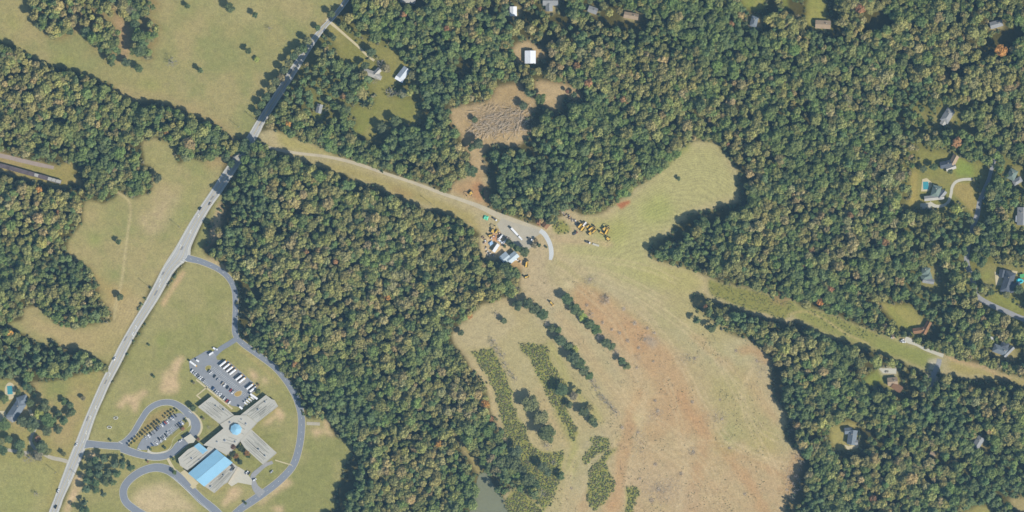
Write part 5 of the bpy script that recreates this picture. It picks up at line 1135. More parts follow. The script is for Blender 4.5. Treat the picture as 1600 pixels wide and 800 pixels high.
def box_trailer(L_, w_, hgt_, m_='white_paint'):
    t = empty('box_trailer', (0, 0, .1)); b = MB(); b.box(0, 0, .95 + hgt_ / 2, L_, w_, hgt_, m_); b.box(0, 0, .85, L_ * .98, w_ * .8, .18, 'steel'); b.build('cargo_box', t)
    for sx in (-.36, -.28):
        for sy in (-1, 1):
            b = MB(); b.cyl((sx * L_, sy * w_ * .36, .5), (sx * L_, sy * w_ * .5, .5), .5, .5, 'tyre', 8); b.build('wheel', t)
    return t
def place(t, x, y, ang, label, cat, group=None, z=.1):
    X_, Y_ = W(x, y); t.location = (X_, Y_, z); t.rotation_euler = (0, 0, math.radians(ang)); return tag(t, label, cat, group)
place(box_trailer(11, 2.5, 2.2), 397, 619.3, -36, 'long white trailer beside the vans at the end of the north-east wing', 'trailer', None, .16)
place(box_trailer(12.5, 2.5, 2.6), 804, 362, -47, 'long white semi trailer parked diagonally on the gravel yard', 'trailer')
place(box_trailer(11.5, 4.0, 2.8), 775, 387.5, 57, 'broad white box container beside the blue tarp on the dirt yard', 'container')
place(box_trailer(5, 2.2, 1.6), 376.5, 637, -40, 'small white trailer at the southern tip of the bus lot', 'trailer', None, .16)
place(box_trailer(4, 2.2, 1.4), 309, 563.5, -35, 'small pale trailer at the north-west edge of the bus lot', 'trailer', None, .16)
def truck(m_body='white_paint', bed='white_paint', box=True):
    t = empty('truck', (0, 0, .1)); b = MB(); b.box(2.4, 0, 1.6, 1.9, 2.2, 1.9, m_body, 0, .92); b.build('cab', t)
    b = MB(); b.box(3.05, 0, 2.05, .75, 1.9, .7, 'glass'); b.build('windscreen', t)
    b = MB(); b.box(-.9, 0, 1.75 if box else 1.2, 4.4, 2.3, 2.0 if box else .5, bed); b.box(-.9, 0, .7, 6.2, 1.0, .25, 'steel'); b.build('cargo_bed', t)
    for sx in (-2.2, 2.2):
        for sy in (-1, 1):
            b = MB(); b.cyl((sx, sy * .85, .48), (sx, sy * 1.15, .48), .48, .48, 'tyre', 8); b.build('wheel', t)
    return t
place(truck(), 813, 371.8, -47, 'white truck at the lower end of the long semi trailer on the gravel yard', 'truck')
place(truck('white_paint', 'steel', False), 773, 342.3, -35, 'white flatbed truck beside the green tarp, at the edge of the dirt lane', 'truck')
place(truck(), 783, 370, 50, 'white box truck at the edge of the orange dirt patch in the yard', 'truck')
place(truck('white_paint', 'white_paint', False), 782, 377, -45, 'white truck above the broad white container in the dirt yard', 'truck')
place(truck(), 790, 376.5, 40, 'white box truck beside the dark shade trees of the gravel yard', 'truck')
place(truck('white_paint', 'steel', False), 828, 373.5, -25, 'white flatbed truck at the eastern edge of the gravel yard', 'truck')
place(truck(), 330, 552.5, 35, 'white box truck at the northern corner of the bus lot', 'truck', None, .16)
place(truck('white_paint', 'white_paint', False), 336.5, 545, -20, 'small white truck on the grass beside the lot connector', 'truck')
place(truck('white_paint', 'steel', False), 918.5, 378.5, -20, 'white truck hitched before the low flatbed on the cleared field', 'truck')
place(truck('rust', 'steel', False), 899, 364.5, 30, 'rusty brown truck below the grassy mound by the yellow machines', 'truck')
b = MB(); b.box(0, 0, .75, 8.5, 2.4, .22, 'concrete'); b.box(0, 0, .5, 8, .6, .3, 'steel')
for sx in (-2.6, -1.6):
    for sy in (-1, 1): b.cyl((sx, sy * .9, .4), (sx, sy * 1.25, .4), .4, .4, 'tyre', 8)
o = b.build('flatbed_trailer'); place(o, 931, 382.6, -18, 'low pale flatbed trailer on the cleared field behind a white truck', 'trailer')

def excavator(swing=0.0, reach=1.0):
    t = empty('excavator', (0, 0, 0))
    for sy in (-1, 1):
        b = MB(); b.box(0, sy * 1.15, .5, 4.4, .65, .8, 'steel'); b.cyl((2.2, sy * .83, .5), (2.2, sy * 1.47, .5), .4, .4, 'steel', 8); b.cyl((-2.2, sy * .83, .5), (-2.2, sy * 1.47, .5), .4, .4, 'steel', 8); b.build('track', t)
    c, n_ = math.cos(swing), math.sin(swing); R_ = lambda x, y: (x * c - y * n_, x * n_ + y * c)
    b = MB(); b.box(*R_(-1.0, 0), 1.75, 3.2, 2.7, 1.1, 'yellow', swing); b.box(*R_(-2.2, 0), 1.9, .8, 2.6, 1.0, 'steel', swing); b.build('engine_house', t)
    b = MB(); b.box(*R_(.9, .8), 2.1, 1.5, 1.0, 1.7, 'glass', swing); b.box(*R_(.9, .8), 3.0, 1.6, 1.1, .1, 'yellow', swing); b.build('cab', t)
    b = MB(); p = [(.6, -.3, 1.7), (3.2 * reach, -.3, 4.4), (5.4 * reach, -.3, 3.8)]; q = [R_(a, d_) + (z,) for a, d_, z in p]
    b.cyl(q[0], q[1], .38, .32, 'yellow', 6); b.cyl(q[1], q[2], .32, .24, 'yellow', 6); b.build('boom', t)
    b = MB(); e = R_(5.9 * reach, -.3) + (1.0,); b.cyl(q[2], e, .25, .18, 'yellow', 6); b.build('stick', t)
    b = MB(); b.box(e[0], e[1], .7, 1.0, 1.2, .8, 'steel', swing, .6); b.build('bucket', t)
    return t
def bulldozer():
    t = empty('bulldozer', (0, 0, 0))
    for sy in (-1, 1):
        b = MB(); b.box(0, sy * 1.05, .55, 3.6, .55, .9, 'steel'); b.cyl((1.8, sy * .78, .55), (1.8, sy * 1.32, .55), .45, .45, 'steel', 8); b.cyl((-1.8, sy * .78, .55), (-1.8, sy * 1.32, .55), .45, .45, 'steel', 8); b.build('track', t)
    b = MB(); b.box(.7, 0, 1.45, 2.4, 1.3, 1.0, 'yellow', 0, .9); b.box(-1.2, 0, 1.3, 1.3, 1.8, .8, 'yellow'); b.build('hood', t)
    b = MB(); b.box(-.9, 0, 2.35, 1.3, 1.5, 1.3, 'glass'); b.box(-.9, 0, 3.05, 1.6, 1.8, .14, 'yellow'); b.build('cab', t)
    b = MB(); b.box(2.7, 0, .8, .25, 3.4, 1.3, 'yellow'); b.box(2.1, 1.1, .6, 1.2, .2, .25, 'yellow'); b.box(2.1, -1.1, .6, 1.2, .2, .25, 'yellow'); b.build('blade', t)
    return t
def dump_truck():
    t = empty('dump_truck', (0, 0, 0)); b = MB(); b.box(3.3, 0, 1.9, 1.9, 2.3, 1.7, 'yellow', 0, .9); b.box(3.4, 0, 2.5, 1.3, 1.9, .6, 'glass'); b.build('cab', t)
    b = MB(); b.box(-1.3, 0, 2.5, 5.2, 2.7, .25, 'yellow')
    for sy in (-1, 1): b.box(-1.3, sy * 1.35, 2.95, 5.2, .16, .9, 'yellow')
    b.box(1.35, 0, 3.0, .18, 2.7, 1.0, 'yellow'); b.box(-1.3, 0, 1.4, 6.5, 1.1, .5, 'steel'); b.build('dump_bed', t)
    for sx in (-3.0, -1.4, 3.0):
        for sy in (-1, 1):
            b = MB(); b.cyl((sx, sy * .9, .75), (sx, sy * 1.45, .75), .75, .75, 'tyre', 10); b.build('wheel', t)
    return t
for f, a in ((lambda: excavator(.5), (770, 361, 40, 'yellow excavator at the western corner of the dirt yard, beside a tan machine', 'excavator')), (bulldozer, (776, 362, 58, 'yellow bulldozer on the orange dirt beside the yard excavator', 'bulldozer')),
             (lambda: excavator(2.4, .8), (735.5, 302, 80, 'yellow excavator alone on the brown clearing north of the dirt lane', 'excavator')), (dump_truck, (823.5, 412, 80, 'yellow dump truck beside the blue-white workshop', 'dump truck')), (bulldozer, (822.5, 433, 20, 'yellow bulldozer beside the green tree south of the workshop', 'bulldozer')),
             (bulldozer, (861.5, 473.5, -50, 'small yellow bulldozer between two tree rows on the cleared field', 'bulldozer')), (dump_truck, (912, 356.5, 50, 'yellow dump truck at the western end of the line of machines', 'dump truck')), (bulldozer, (918.5, 353.5, 45, 'yellow bulldozer between two dump trucks in the line of machines', 'bulldozer')),
             (dump_truck, (925, 357, 35, 'yellow dump truck at the eastern end of the close line of machines', 'dump truck')), (lambda: excavator(.3, .7), (922.5, 364.5, 15, 'bright yellow excavator nearest the dirt track below the line of machines', 'excavator')), (lambda: excavator(-.6, .9), (944.5, 357.5, 70, 'yellow excavator apart on the mown field, upper of two', 'excavator')),
             (bulldozer, (939.5, 363.5, -30, 'yellow bulldozer apart on the mown field beside an excavator', 'bulldozer')), (lambda: excavator(1.2, .6), (950, 373, 60, 'small yellow excavator at the far south-eastern end of the machines', 'excavator')),              (dump_truck, (908, 352, 48, 'yellow dump truck at the far left of the machines, beside the scrap strip', 'dump truck')), (bulldozer, (928.5, 361, 40, 'yellow bulldozer at the lower right of the close line of machines', 'bulldozer')), (dump_truck, (949, 361, 65, 'yellow dump truck on the mown field right of the upper excavator', 'dump truck')), (bulldozer, (766, 368, 20, 'yellow bulldozer at the left end of the orange dirt patch', 'bulldozer')), (truck, (913.5, 350.5, 55, 'white truck behind the yellow machines at the end of the scrap strip', 'truck'))):
    q_ = place(f(), *a, z=.02)
    if a[4] != 'truck': q_.scale = (1.18, 1.18, 1.15)
def tarp(x, y, L_, w_, ang, m_, label, name='tarp_stack'):
    b = MB(); r = random.Random(int(x)); n = 5; vs_, fs = [], []
    for i in range(n + 1):
        for j in range(n + 1):
            u, v = i / n - .5, j / n - .5; e = max(abs(u), abs(v)) * 2; vs_.append((u * L_ * (1 + r.uniform(-.06, .06)), v * w_ * (1 + r.uniform(-.06, .06)), 0 if e > .95 else 1.3 + r.uniform(-.3, .3)))
    for i in range(n):
        for j in range(n): k = i * (n + 1) + j; fs.append((k, k + n + 1, k + n + 2, k + 1))
    b.add(vs_, fs, m_); o = b.build(name); return place(o, x, y, ang, label, 'tarp')
tarp(759, 340, 6.5, 5.5, -20, 'tarp_green', 'bright green tarp heap at the edge of the dirt lane')
tarp(767, 380, 6, 5, 35, 'tarp_blue', 'pale blue tarp heap beside the broad white container')
for x, y in ((754.5, 371), (760, 387), (761, 394), (766, 395), (788, 384), (779, 373.5), (899, 345), (902, 349), (757, 380), (763, 400), (768, 372), (772, 369), (786, 381), (791, 371), (796, 374), (759, 376), (808, 405), (812, 408), (770, 399), (781, 366), (893, 343), (889, 337)):
    b = MB(); r = random.Random(int(x * 7 + y))
    for k in range(7): b.box(r.uniform(-1.4, 1.4), r.uniform(-1.4, 1.4), .4 + r.random() * .4, r.uniform(.5, 2), r.uniform(.4, 1.2), .9, r.choice(['rust', 'white_paint', 'steel', 'log']), r.uniform(0, 3))
    place(b.build('scrap_pile'), x, y, 0, 'heap of scrap and pallets lying in the contractor yard', 'scrap pile', 'scrap heaps in the contractor yard')
b = MB(); r = random.Random(5)
for k in range(46):
    t = r.random(); b.box(W(872 + t * 34 + r.uniform(-3, 3), 327 + t * 26 + r.uniform(-3, 3))[0], W(0, 327 + t * 26 + r.uniform(-3, 3))[1], .35, r.uniform(.6, 2.4), r.uniform(.4, 1.2), .7, r.choice(['log', 'rust', 'concrete', 'steel', 'log']), r.uniform(0, 3))
tag(b.build('scrap_strip'), 'strip of scattered scrap and timber leading to the yellow machines', 'scrap', kind='stuff')
# school yard small things: goal frames on the lawn, planters
for x, y, a in ((181, 653, 10), (171, 667.5, 0)):
    b = MB()
    for k in range(9):
        t = k * .7; b.cyl((2.8 * math.cos(t), 1.5 * math.sin(t), .3), (2.8 * math.cos(t + .7), 1.5 * math.sin(t + .7), .3), .28, .28, 'white_paint', 5, False)
    b.box(0, 0, .5, 2.2, .4, .9, 'bark'); place(b.build('planting_bed'), x, y, a, 'pale edged oval bed on the school lawn, ' + ('upper' if y < 660 else 'lower') + ' of two', 'planting bed')
for x, y, s_ in ((366, 731, 1), (364.8, 733, 1), (363.8, 728, 1)):
    b = MB(); b.box(0, 0, .9, 3.2, 1.6, 1.5, 'white_paint', 0, .9); b.box(0, 0, 1.72, 3.3, 1.7, .1, 'steel'); place(b.build('roof_unit'), x, y, 40, 'white box unit on the flat annex roof beside the blue hall', 'roof unit', 'white units on the annex roof', 4.27)

# ------------------------------------------------------------------ utility poles
for x, y, lb in ((374, 199, 'wooden utility pole on the pasture edge, left of the main road'), (398, 186, 'wooden utility pole beside the pasture at the tree tunnel of the main road'), (232, 447, 'wooden utility pole left of the main road above the driveway stub'), (125, 745, 'wooden utility pole right of the main road by the school pines'), (88, 738, 'wooden utility pole at the lower-left field edge'), (281, 355, 'wooden utility pole left of the main road by the wide lawn'), (673, 318, 'wooden utility pole on the strip below the dirt lane')):
    b = MB(); b.cyl((0, 0, 0), (0, 0, 12), .24, .17, 'wood_pole', 6); b.box(0, 0, 11.3, 2.6, .16, .16, 'wood_pole', .6); b.cyl((.35, 0, 9.6), (.35, 0, 10.6), .28, .28, 'grey_metal', 8); place(b.build('utility_pole'), x, y, 20, lb, 'utility pole', None, 0)

# ------------------------------------------------------------------ felled timber
X_, Y_ = W(779, 186); lp = tag(empty('log_pile', (X_, Y_, 0)), 'broad heap of felled weathered logs in the brown clearing', 'log pile')
LM = []
for k in range(6):
    b = MB(); b.cyl((-.5, 0, 0), (.5, 0, 0), .26, .12, 'log', 6); LM.append(b.mesh('log'))
for k in range(330):
    t = rnd.random(); u = rnd.gauss(0, 1); px = 740 + t * 82 + rnd.gauss(0, 7); py = 195 - (t - .5) * 22 + u * 13
    if not (725 < px < 832 and 155 < py < 216): continue
    o = link('log', rnd.choice(LM), lp, (W(px, py)[0] - X_, W(px, py)[1] - Y_, .3 + rnd.random() * 1.7)); L_ = rnd.uniform(3, 11)
    o.rotation_euler = (0, rnd.uniform(-.12, .12), math.radians(28 + (px - 780) * .5 + (py - 186) * .6 + rnd.gauss(0, 34))); o.scale = (L_, rnd.uniform(.7, 1.3), rnd.uniform(.7, 1.3))
b = MB(); r = random.Random(3)
for k in range(2400):
    px, py = 780 + r.gauss(0, 24), 187 + r.gauss(0, 14); a = math.radians(25 + r.gauss(0, 60)); L_ = r.uniform(1, 4.5); x, y = W(px, py); x -= X_; y -= Y_; z = r.uniform(.2, 1.9)
    b.cyl((x, y, z), (x + L_ * math.cos(a), y + L_ * math.sin(a), z + r.uniform(-.3, .6)), .09, .04, r.choice(['branch', 'log', 'log']), 3, False)
tag(b.build('branches', lp), kind='stuff')
def brush_pile(rad_, seed, n=70, radial=False):
    r = random.Random(seed); b = MB()
    for k in range(n):
        a = r.uniform(0, 6.28); q = rad_ * (r.random() ** .6); L_ = r.uniform(.25, .7) * rad_; d_ = a + r.gauss(0, .3) if radial else r.uniform(0, 6.28)
        p = (q * math.cos(a) * .6, q * math.sin(a) * .6, r.uniform(.1, .5 + rad_ * .25)); e = (p[0] + L_ * math.cos(d_), p[1] + L_ * math.sin(d_), max(.1, p[2] + r.uniform(-.4, .7)))
        b.cyl(p, e, r.uniform(.08, .2), .04, r.choice(['log', 'log', 'branch']), 3, False)
    return b.mesh('brush_pile')
o = link('uprooted_stump', brush_pile(7.5, 9, 150, True), None, W(945, 468) + (0,)); tag(o, 'big uprooted stump heap with radiating roots on the red earth', 'stump heap')
PM = [brush_pile(3.0, 20 + i) for i in range(5)]
for i, (x, y, s_) in enumerate([(975, 483, 1.2), (917, 477, .9), (942, 504, 1.0), (956, 515, .9), (968, 520, 1.1), (992, 505, 1.3), (1012, 513, 1.1), (1022, 520, 1.0), (1008, 530, 1.0), (981, 532, 1.2), (998, 543, 1.1), (989, 556, .7), (1021, 565, .8), (1030, 572, .7), (995, 575, .9), (1075, 555, 1.1), (1085, 560, 1.0), (1090, 573, 1.1), (1150, 548, .9), (1165, 552, .8), (1183, 564, .9), (1196, 585, 1.1),
                (1028, 642, 1.2), (1026, 650, 1.0), (1024, 626, .9), (1112, 652, 1.1), (1128, 655, .9), (1135, 645, .9), (1082, 628, 1.0), (1078, 700, 1.3), (1083, 707, 1.2), (1020, 718, 1.5), (1024, 726, 1.2), (1005, 700, 1.1), (1064, 740, 1.2), (1070, 746, 1.0), (1000, 748, .8), (1042, 760, 1.2), (1030, 765, 1.3), (1047, 778, 1.2), (1018, 782, 1.3), (1165, 753, 1.1), (1164, 772, .9), (1226, 722, .8), (1232, 745, .9), (1224, 755, .8), (1230, 765, .8), (1175, 711, 1.3), (972, 668, 1.1), (974, 660, .9), (997, 676, 1.0), (1002, 690, 1.2), (893, 763, .8), (895, 782, .7), (1140, 700, .8), (1105, 790, .9), (1125, 625, .8), (935, 440, .8), (922, 437, 1.0), (918, 441, .9)]):
    if 10 < i and i % 2 == 1: continue
    o = link('brush_pile', rnd.choice(PM), None, W(x, y) + (0,), rnd.uniform(0, 6)); o.scale = (s_, s_, s_ * .45); tag(o, 'low heap of dead branches left on the cleared field', 'brush pile', 'brush heaps on the cleared field')

# ------------------------------------------------------------------ single trees, traced one by one: x, y, crown radius (m), height, kind, tint
def trees(L_, where, group):
    """labels count along the list; each list runs in one direction that its text names"""
    ordw = ['first', 'second', 'third', 'fourth', 'fifth', 'sixth', 'seventh', 'eighth', 'ninth', 'tenth', 'eleventh', 'twelfth', 'thirteenth', 'fourteenth', 'fifteenth', 'sixteenth', 'seventeenth', 'eighteenth', 'nineteenth', 'twentieth', 'twenty-first', 'twenty-second', 'twenty-third', 'twenty-fourth', 'twenty-fifth', 'twenty-sixth', 'twenty-seventh', 'twenty-eighth']
    look = {'green': 'green leafy', 'dark': 'dark green', 'olive': 'olive', 'yellow': 'yellowish', 'tan': 'tan', 'grey': 'grey', 'pine': 'dark', 'orange': 'orange', 'lime': 'lime green', 'rust': 'rust red'}
    for i, (x, y, r_, h_, k, c) in enumerate(L_):
        lb = f"{'bare grey' if k == 'bare' else look[c]} {'pine' if k == 'pine' else 'tree'}, {ordw[i]} {where}"
        put_tree(x, y, r_ * 1.24, k, jitter_tint([v * 1.75 for v in TINT[c]], .1), h_ * 1.3, lb, group)
B_, P_, N_ = 'broad', 'pine', 'bare'
for x, y, r_, h_, k, c, lb in [
    (270, 98, 7.5, 9, N_, 'grey', 'large thin-leaved brown tree in the middle of the upper-left pasture'), (313, 110, 3.8, 6.5, B_, 'dark', 'small round dark tree right of the thin brown tree in the pasture'), (360, 13, 6.2, 8, B_, 'dark', 'big dark tree near the top edge of the pasture'), (399, 24, 3.8, 7, B_, 'dark', 'dark tree at the upper right end of the pasture, right of a bigger one'),
    (389, 80, 4.2, 7, B_, 'dark', 'dark tree near the pale hay spot in the pasture'), (401, 93, 3.5, 3, B_, 'lime', 'low light green shrub beside the pale hay spot in the pasture'), (422, 45, 4.0, 6, N_, 'grey', 'pale grey tree with a dark shadow near the road side of the pasture'), (293, 10, 3.6, 5, B_, 'dark', 'small dark tree at the top edge right of the tree clump'),
    (186, 378, 3.6, 5.5, B_, 'dark', 'lone small dark tree on the lawn beside the footpath'), (247, 278, 6.2, 9, B_, 'dark', 'round dark tree at the edge of the western wood, on the lawn'), (188, 464, 4.6, 6, B_, 'dark', 'lone dark tree on the tan mown patch left of the main road'), (58, 771, 4.6, 6.5, N_, 'grey', 'thin grey tree alone in the lower-left field'), (130, 622, 3.2, 4, B_, 'grey', 'small greyish tree alone on the grass right of the grey house'),
    (100, 709, 3.4, 5, B_, 'olive', 'small round tree beside the farm driveway near the main road'), (805, 430, 6, 10, B_, 'green', 'bright green tree south of the blue-white workshop'), (862, 343, 7.5, 10, B_, 'dark', 'large dark tree on the grassy mound beside the rusty barn'), (820, 394, 6, 9, B_, 'green', 'green tree between the gravel yard and the blue-white workshop'),
    (834, 383, 4.2, 5, B_, 'grey', 'grey-green bush at the eastern edge of the gravel yard'), (842, 383, 2.6, 3.6, B_, 'dark', 'small dark bush beside the new concrete road'), (837, 375, 2.6, 3.4, B_, 'tan', 'small brown bush above the grey-green bush at the yard edge'), (853.5, 386, 1.5, 2, B_, 'dark', 'tiny dark shrub right beside the new concrete road'), (788.5, 385, 2.0, 3, B_, 'dark', 'small dark shrub beside the broad white container'),
    (1060, 279, 2.8, 3, B_, 'dark', 'small dark shrub alone in the mown lobe of the field'), (776, 491, 4.4, 6, N_, 'grey', 'small reddish bare tree left in the tan patch by the central wood'), (787, 501, 4.2, 5.5, B_, 'green', 'small green tree on the tan patch beside the central wood'), (720, 520, 4, 5, B_, 'dark', 'dark green shrub at the corner of the central wood'), (730, 492, 6.5, 8, B_, 'orange', 'golden orange tree at the eastern tip of the central wood'),
    (1088, 501, 5.6, 9, P_, 'dark', 'left one of two dark pines standing off the wood edge'), (1112, 512, 6.4, 9, P_, 'dark', 'right one of two dark pines standing off the wood edge'), (1442, 264, 4.6, 6, B_, 'dark', 'round dark tree left of the house with pale wings'), (1458, 261, 5.0, 7, B_, 'dark', 'long shadowed dark tree between the round tree and the house with pale wings'), (1484, 268, 3.4, 4.5, B_, 'green', 'green shrub at the south wall of the house with pale wings'),
    (1493, 326, 7, 13, B_, 'lime', 'light green tree below the brown lawn inside the curved driveway'), (1475, 296, 1.6, 3, B_, 'dark', 'slim dark shrub at the corner of the house by the square pool'), (1512, 246, 5, 7, B_, 'olive', 'olive tree at the northern edge of the green lawn'), (403, 611, 3.6, 5, B_, 'dark', 'round dark tree beside the last bus of the row'), (302, 637, 4.2, 6, B_, 'dark', 'dark tree at the western corner of the school'), (305.5, 641, 3.6, 5, N_, 'grey', 'bare tree beside the dark one at the western corner of the school'),
    (291, 657.5, 1.9, 3, B_, 'dark', 'small dark tree at the upper tip of the parking island'), (235.5, 702, 1.9, 3, B_, 'dark', 'small dark tree at the lower tip of the parking island'), (258, 699.5, 1.9, 3, B_, 'dark', 'small dark tree in the middle of the parking island'), (286, 670, 2.6, 2, B_, 'rust', 'reddish shrub bed on the parking island near the canopy'), (318, 654, 1.8, 2.5, B_, 'grey', 'little grey shrub west of the school near the curved walk'),
    (327, 668, 3.2, 3.5, N_, 'rust', 'reddish bare tree beside the curved walk of the school'), (310, 686, 2.4, 3, B_, 'rust', 'rusty shrub at the school entrance'), (271, 717, 2, 3, B_, 'dark', 'dark shrub beside the front walk of the school'), (273, 738, 3, 4.5, B_, 'dark', 'dark bush at the south end of the front walk'), (233, 539, 1.6, 2, B_, 'dark', 'tiny dark shrub on the lawn left of the bus lot'), (303, 598, 1.9, 2.4, B_, 'tan', 'tiny brown shrub beside the side walk of the school'),
    (404, 601, 1.5, 2, B_, 'rust', 'tiny brown shrub above the round tree by the buses'), (173, 688, 1.6, 2.4, B_, 'dark', 'tiny dark tree on the school lawn above the drive entrance'), (193, 713, 1.8, 2.6, B_, 'dark', 'tiny dark tree below the school drive, right of the pines'), (231, 721, 1.6, 2.2, B_, 'rust', 'tiny rusty shrub on the grass between the two loops'), (240.5, 588, 2.0, 2.6, B_, 'dark', 'small dark shrub on the lawn left of the bare patches'), (384, 786, 2.0, 3, B_, 'dark', 'tiny dark shrub beside the southern service drive')]:
    put_tree(x, y, r_ * 1.08, k, jitter_tint([v * 1.7 for v in TINT[c]], .1), h_ * 1.2, lb)
for i, (a, b_) in enumerate([(215, 752), (250, 713), (298, 682), (335, 648), (375, 612), (415, 577), (460, 543), (505, 511), (545, 480), (595, 447), (635, 412), (680, 383), (765, 315), (812, 285), (858, 253), (900, 222), (955, 208)]):
    put_tree(180 + a / 10 + .6, 620 + b_ / 10 + .4, rnd.uniform(1.4, 2.0), B_, jitter_tint(TINT['dark' if i % 3 else 'tan']), rnd.uniform(3.0, 4.2), 'small young tree in the straight row above the front parking lot', 'young trees above the front lot')
for x, y, r_, c in ((365, 698, 4, 'rust'), (375, 699, 4.8, 'dark'), (369, 712, 4, 'orange'), (364, 709, 4.4, 'dark'), (386, 708, 4, 'orange'), (388, 712, 3.2, 'dark'), (375, 721, 3.8, 'dark'), (360, 716, 2.4, 'dark')):
    put_tree(x, y, r_, B_, jitter_tint(TINT[c]), r_ * 1.3, f"{'dark green' if c == 'dark' else 'rusty' if c == 'rust' else 'orange'} shrub in the planted courtyard between hall and south-east wing", 'shrubs in the planted courtyard of the school')
# rows on the cleared field, listed from upper left to lower right
trees([(809, 477, 5.5, 7, B_, 'dark'), (825, 474, 5.8, 8, B_, 'dark'), (835, 482, 6, 8, B_, 'dark'), (848, 491, 6.6, 8, B_, 'dark'), (855, 505, 4.6, 5, N_, 'grey'), (862, 513, 4.2, 5, B_, 'dark'), (872, 516, 4, 4.5, B_, 'green'), (875, 531, 6.6, 8, B_, 'dark'), (888, 542, 4.6, 6, B_, 'green'), (897, 546, 4.6, 4.5, B_, 'lime'), (896, 558, 7.2, 10, B_, 'dark'), (906, 568, 6.4, 9, B_, 'dark'), (912, 578, 5.6, 8, B_, 'dark'), (920, 587, 4.6, 5.5, B_, 'green'), (926, 596, 5, 5, N_, 'grey'), (932, 606, 4.6, 5, N_, 'grey')],
      'down the left tree row below the yard', 'trees of the left row on the cleared field')
trees([(886, 467, 6, 8, B_, 'dark'), (897, 482, 6, 7, B_, 'dark'), (906, 488, 4.4, 4.5, B_, 'green'), (911, 496, 4.6, 4, B_, 'lime'), (923, 492, 4.6, 4, N_, 'grey'), (920, 505, 5.6, 7, B_, 'dark'), (931, 515, 6, 7, B_, 'green'), (938, 526, 5.2, 5.5, N_, 'grey'), (946, 535, 5, 6, B_, 'dark'), (955, 541, 4.6, 5, B_, 'green'), (962, 550, 4.6, 5, N_, 'grey'), (971, 564, 4.4, 6, B_, 'dark'), (979, 572, 4.2, 5, B_, 'olive')],
      'down the right tree row below the stump heap', 'trees of the right row on the cleared field')
trees([(938, 618, 4, 4.5, N_, 'grey'), (944, 624, 4.6, 5, N_, 'grey'), (950, 631, 4.8, 5, N_, 'grey'), (957, 638, 4.8, 5, N_, 'grey'), (964, 645, 4.4, 4.5, N_, 'grey')], 'along the bare grey hedge in the cleared field', 'bare trees of the grey hedge')
trees([(771, 535, 5, 6, N_, 'grey'), (777, 545, 5.2, 6, N_, 'grey'), (785, 556, 5.2, 6, N_, 'grey'), (790, 570, 5, 6, N_, 'grey'), (797, 582, 4.6, 5, N_, 'grey'), (804, 592, 4.4, 5, N_, 'grey')], 'along the bare line beside the brush strip', 'bare trees beside the brush strip')
trees([(829, 630, 9, 10, B_, 'olive'), (844, 652, 8.6, 10, B_, 'olive'), (854, 677, 10, 12, B_, 'green'), (877, 608, 7.5, 9, B_, 'dark'), (896, 618, 4.6, 6, B_, 'grey'), (889, 631, 4.4, 5.5, B_, 'dark'), (904, 611, 3.6, 9, P_, 'dark'), (911, 643, 5.6, 7, B_, 'dark'), (925, 655, 5, 6, B_, 'green'), (921, 637, 3.8, 4.5, B_, 'olive'), (929, 662, 4, 5, B_, 'dark'), (855, 697, 5, 6, N_, 'grey')], 'of the big round trees in the strips, from the left', 'round trees between the mown strips')
trees([(804, 706, 8, 12, B_, 'dark'), (801, 723, 8, 12, B_, 'dark'), (814, 735, 7, 9, B_, 'green'), (848, 728, 5.4, 9, B_, 'dark'), (856, 737, 4.6, 7, B_, 'dark'), (876, 743, 4.6, 6, B_, 'dark'), (825, 748, 7.6, 12, B_, 'dark'), (835, 757, 6, 8, B_, 'dark'), (805, 750, 5.2, 8, B_, 'dark'), (846, 771, 5.6, 5, N_, 'grey'), (790, 735, 7, 11, B_, 'green'), (784, 722, 7, 12, B_, 'dark'), (775, 735, 6, 10, B_, 'olive'), (866, 722, 4, 4, N_, 'grey')], 'in the brushy corner east of the pond, from the top', 'trees in the brush east of the pond')
trees([(163, 716, 5, 10, P_, 'pine'), (150, 719, 5, 10, P_, 'pine'), (141, 722, 5, 9, P_, 'pine'), (157, 728, 5.4, 11, P_, 'pine'), (181, 724, 5, 10, P_, 'pine'), (193, 725, 5.2, 10, P_, 'pine'), (205, 730, 5, 9, P_, 'pine'), (141, 737, 5, 10, P_, 'pine'), (155, 740, 5.4, 11, P_, 'pine'), (170, 738, 5.4, 11, P_, 'dark'), (184, 739, 5, 10, P_, 'dark'), (137, 750, 4.6, 9, P_, 'pine'), (150, 753, 5.2, 10, P_, 'dark'), (165, 752, 5.4, 10, P_, 'dark'), (176, 753, 4.8, 8, P_, 'green'), (135, 764, 5, 9, P_, 'pine'), (150, 765, 4.4, 7, P_, 'dark'), (162, 772, 3.6, 6, P_, 'pine'), (133, 785, 4.4, 7, P_, 'pine'), (137, 796, 4.8, 7, P_, 'dark'), (129, 796, 4.2, 7, P_, 'pine'), (114, 789, 2.8, 4, P_, 'dark')], 'counting down the pine grove right of the main road', 'pines of the grove between main road and loops')
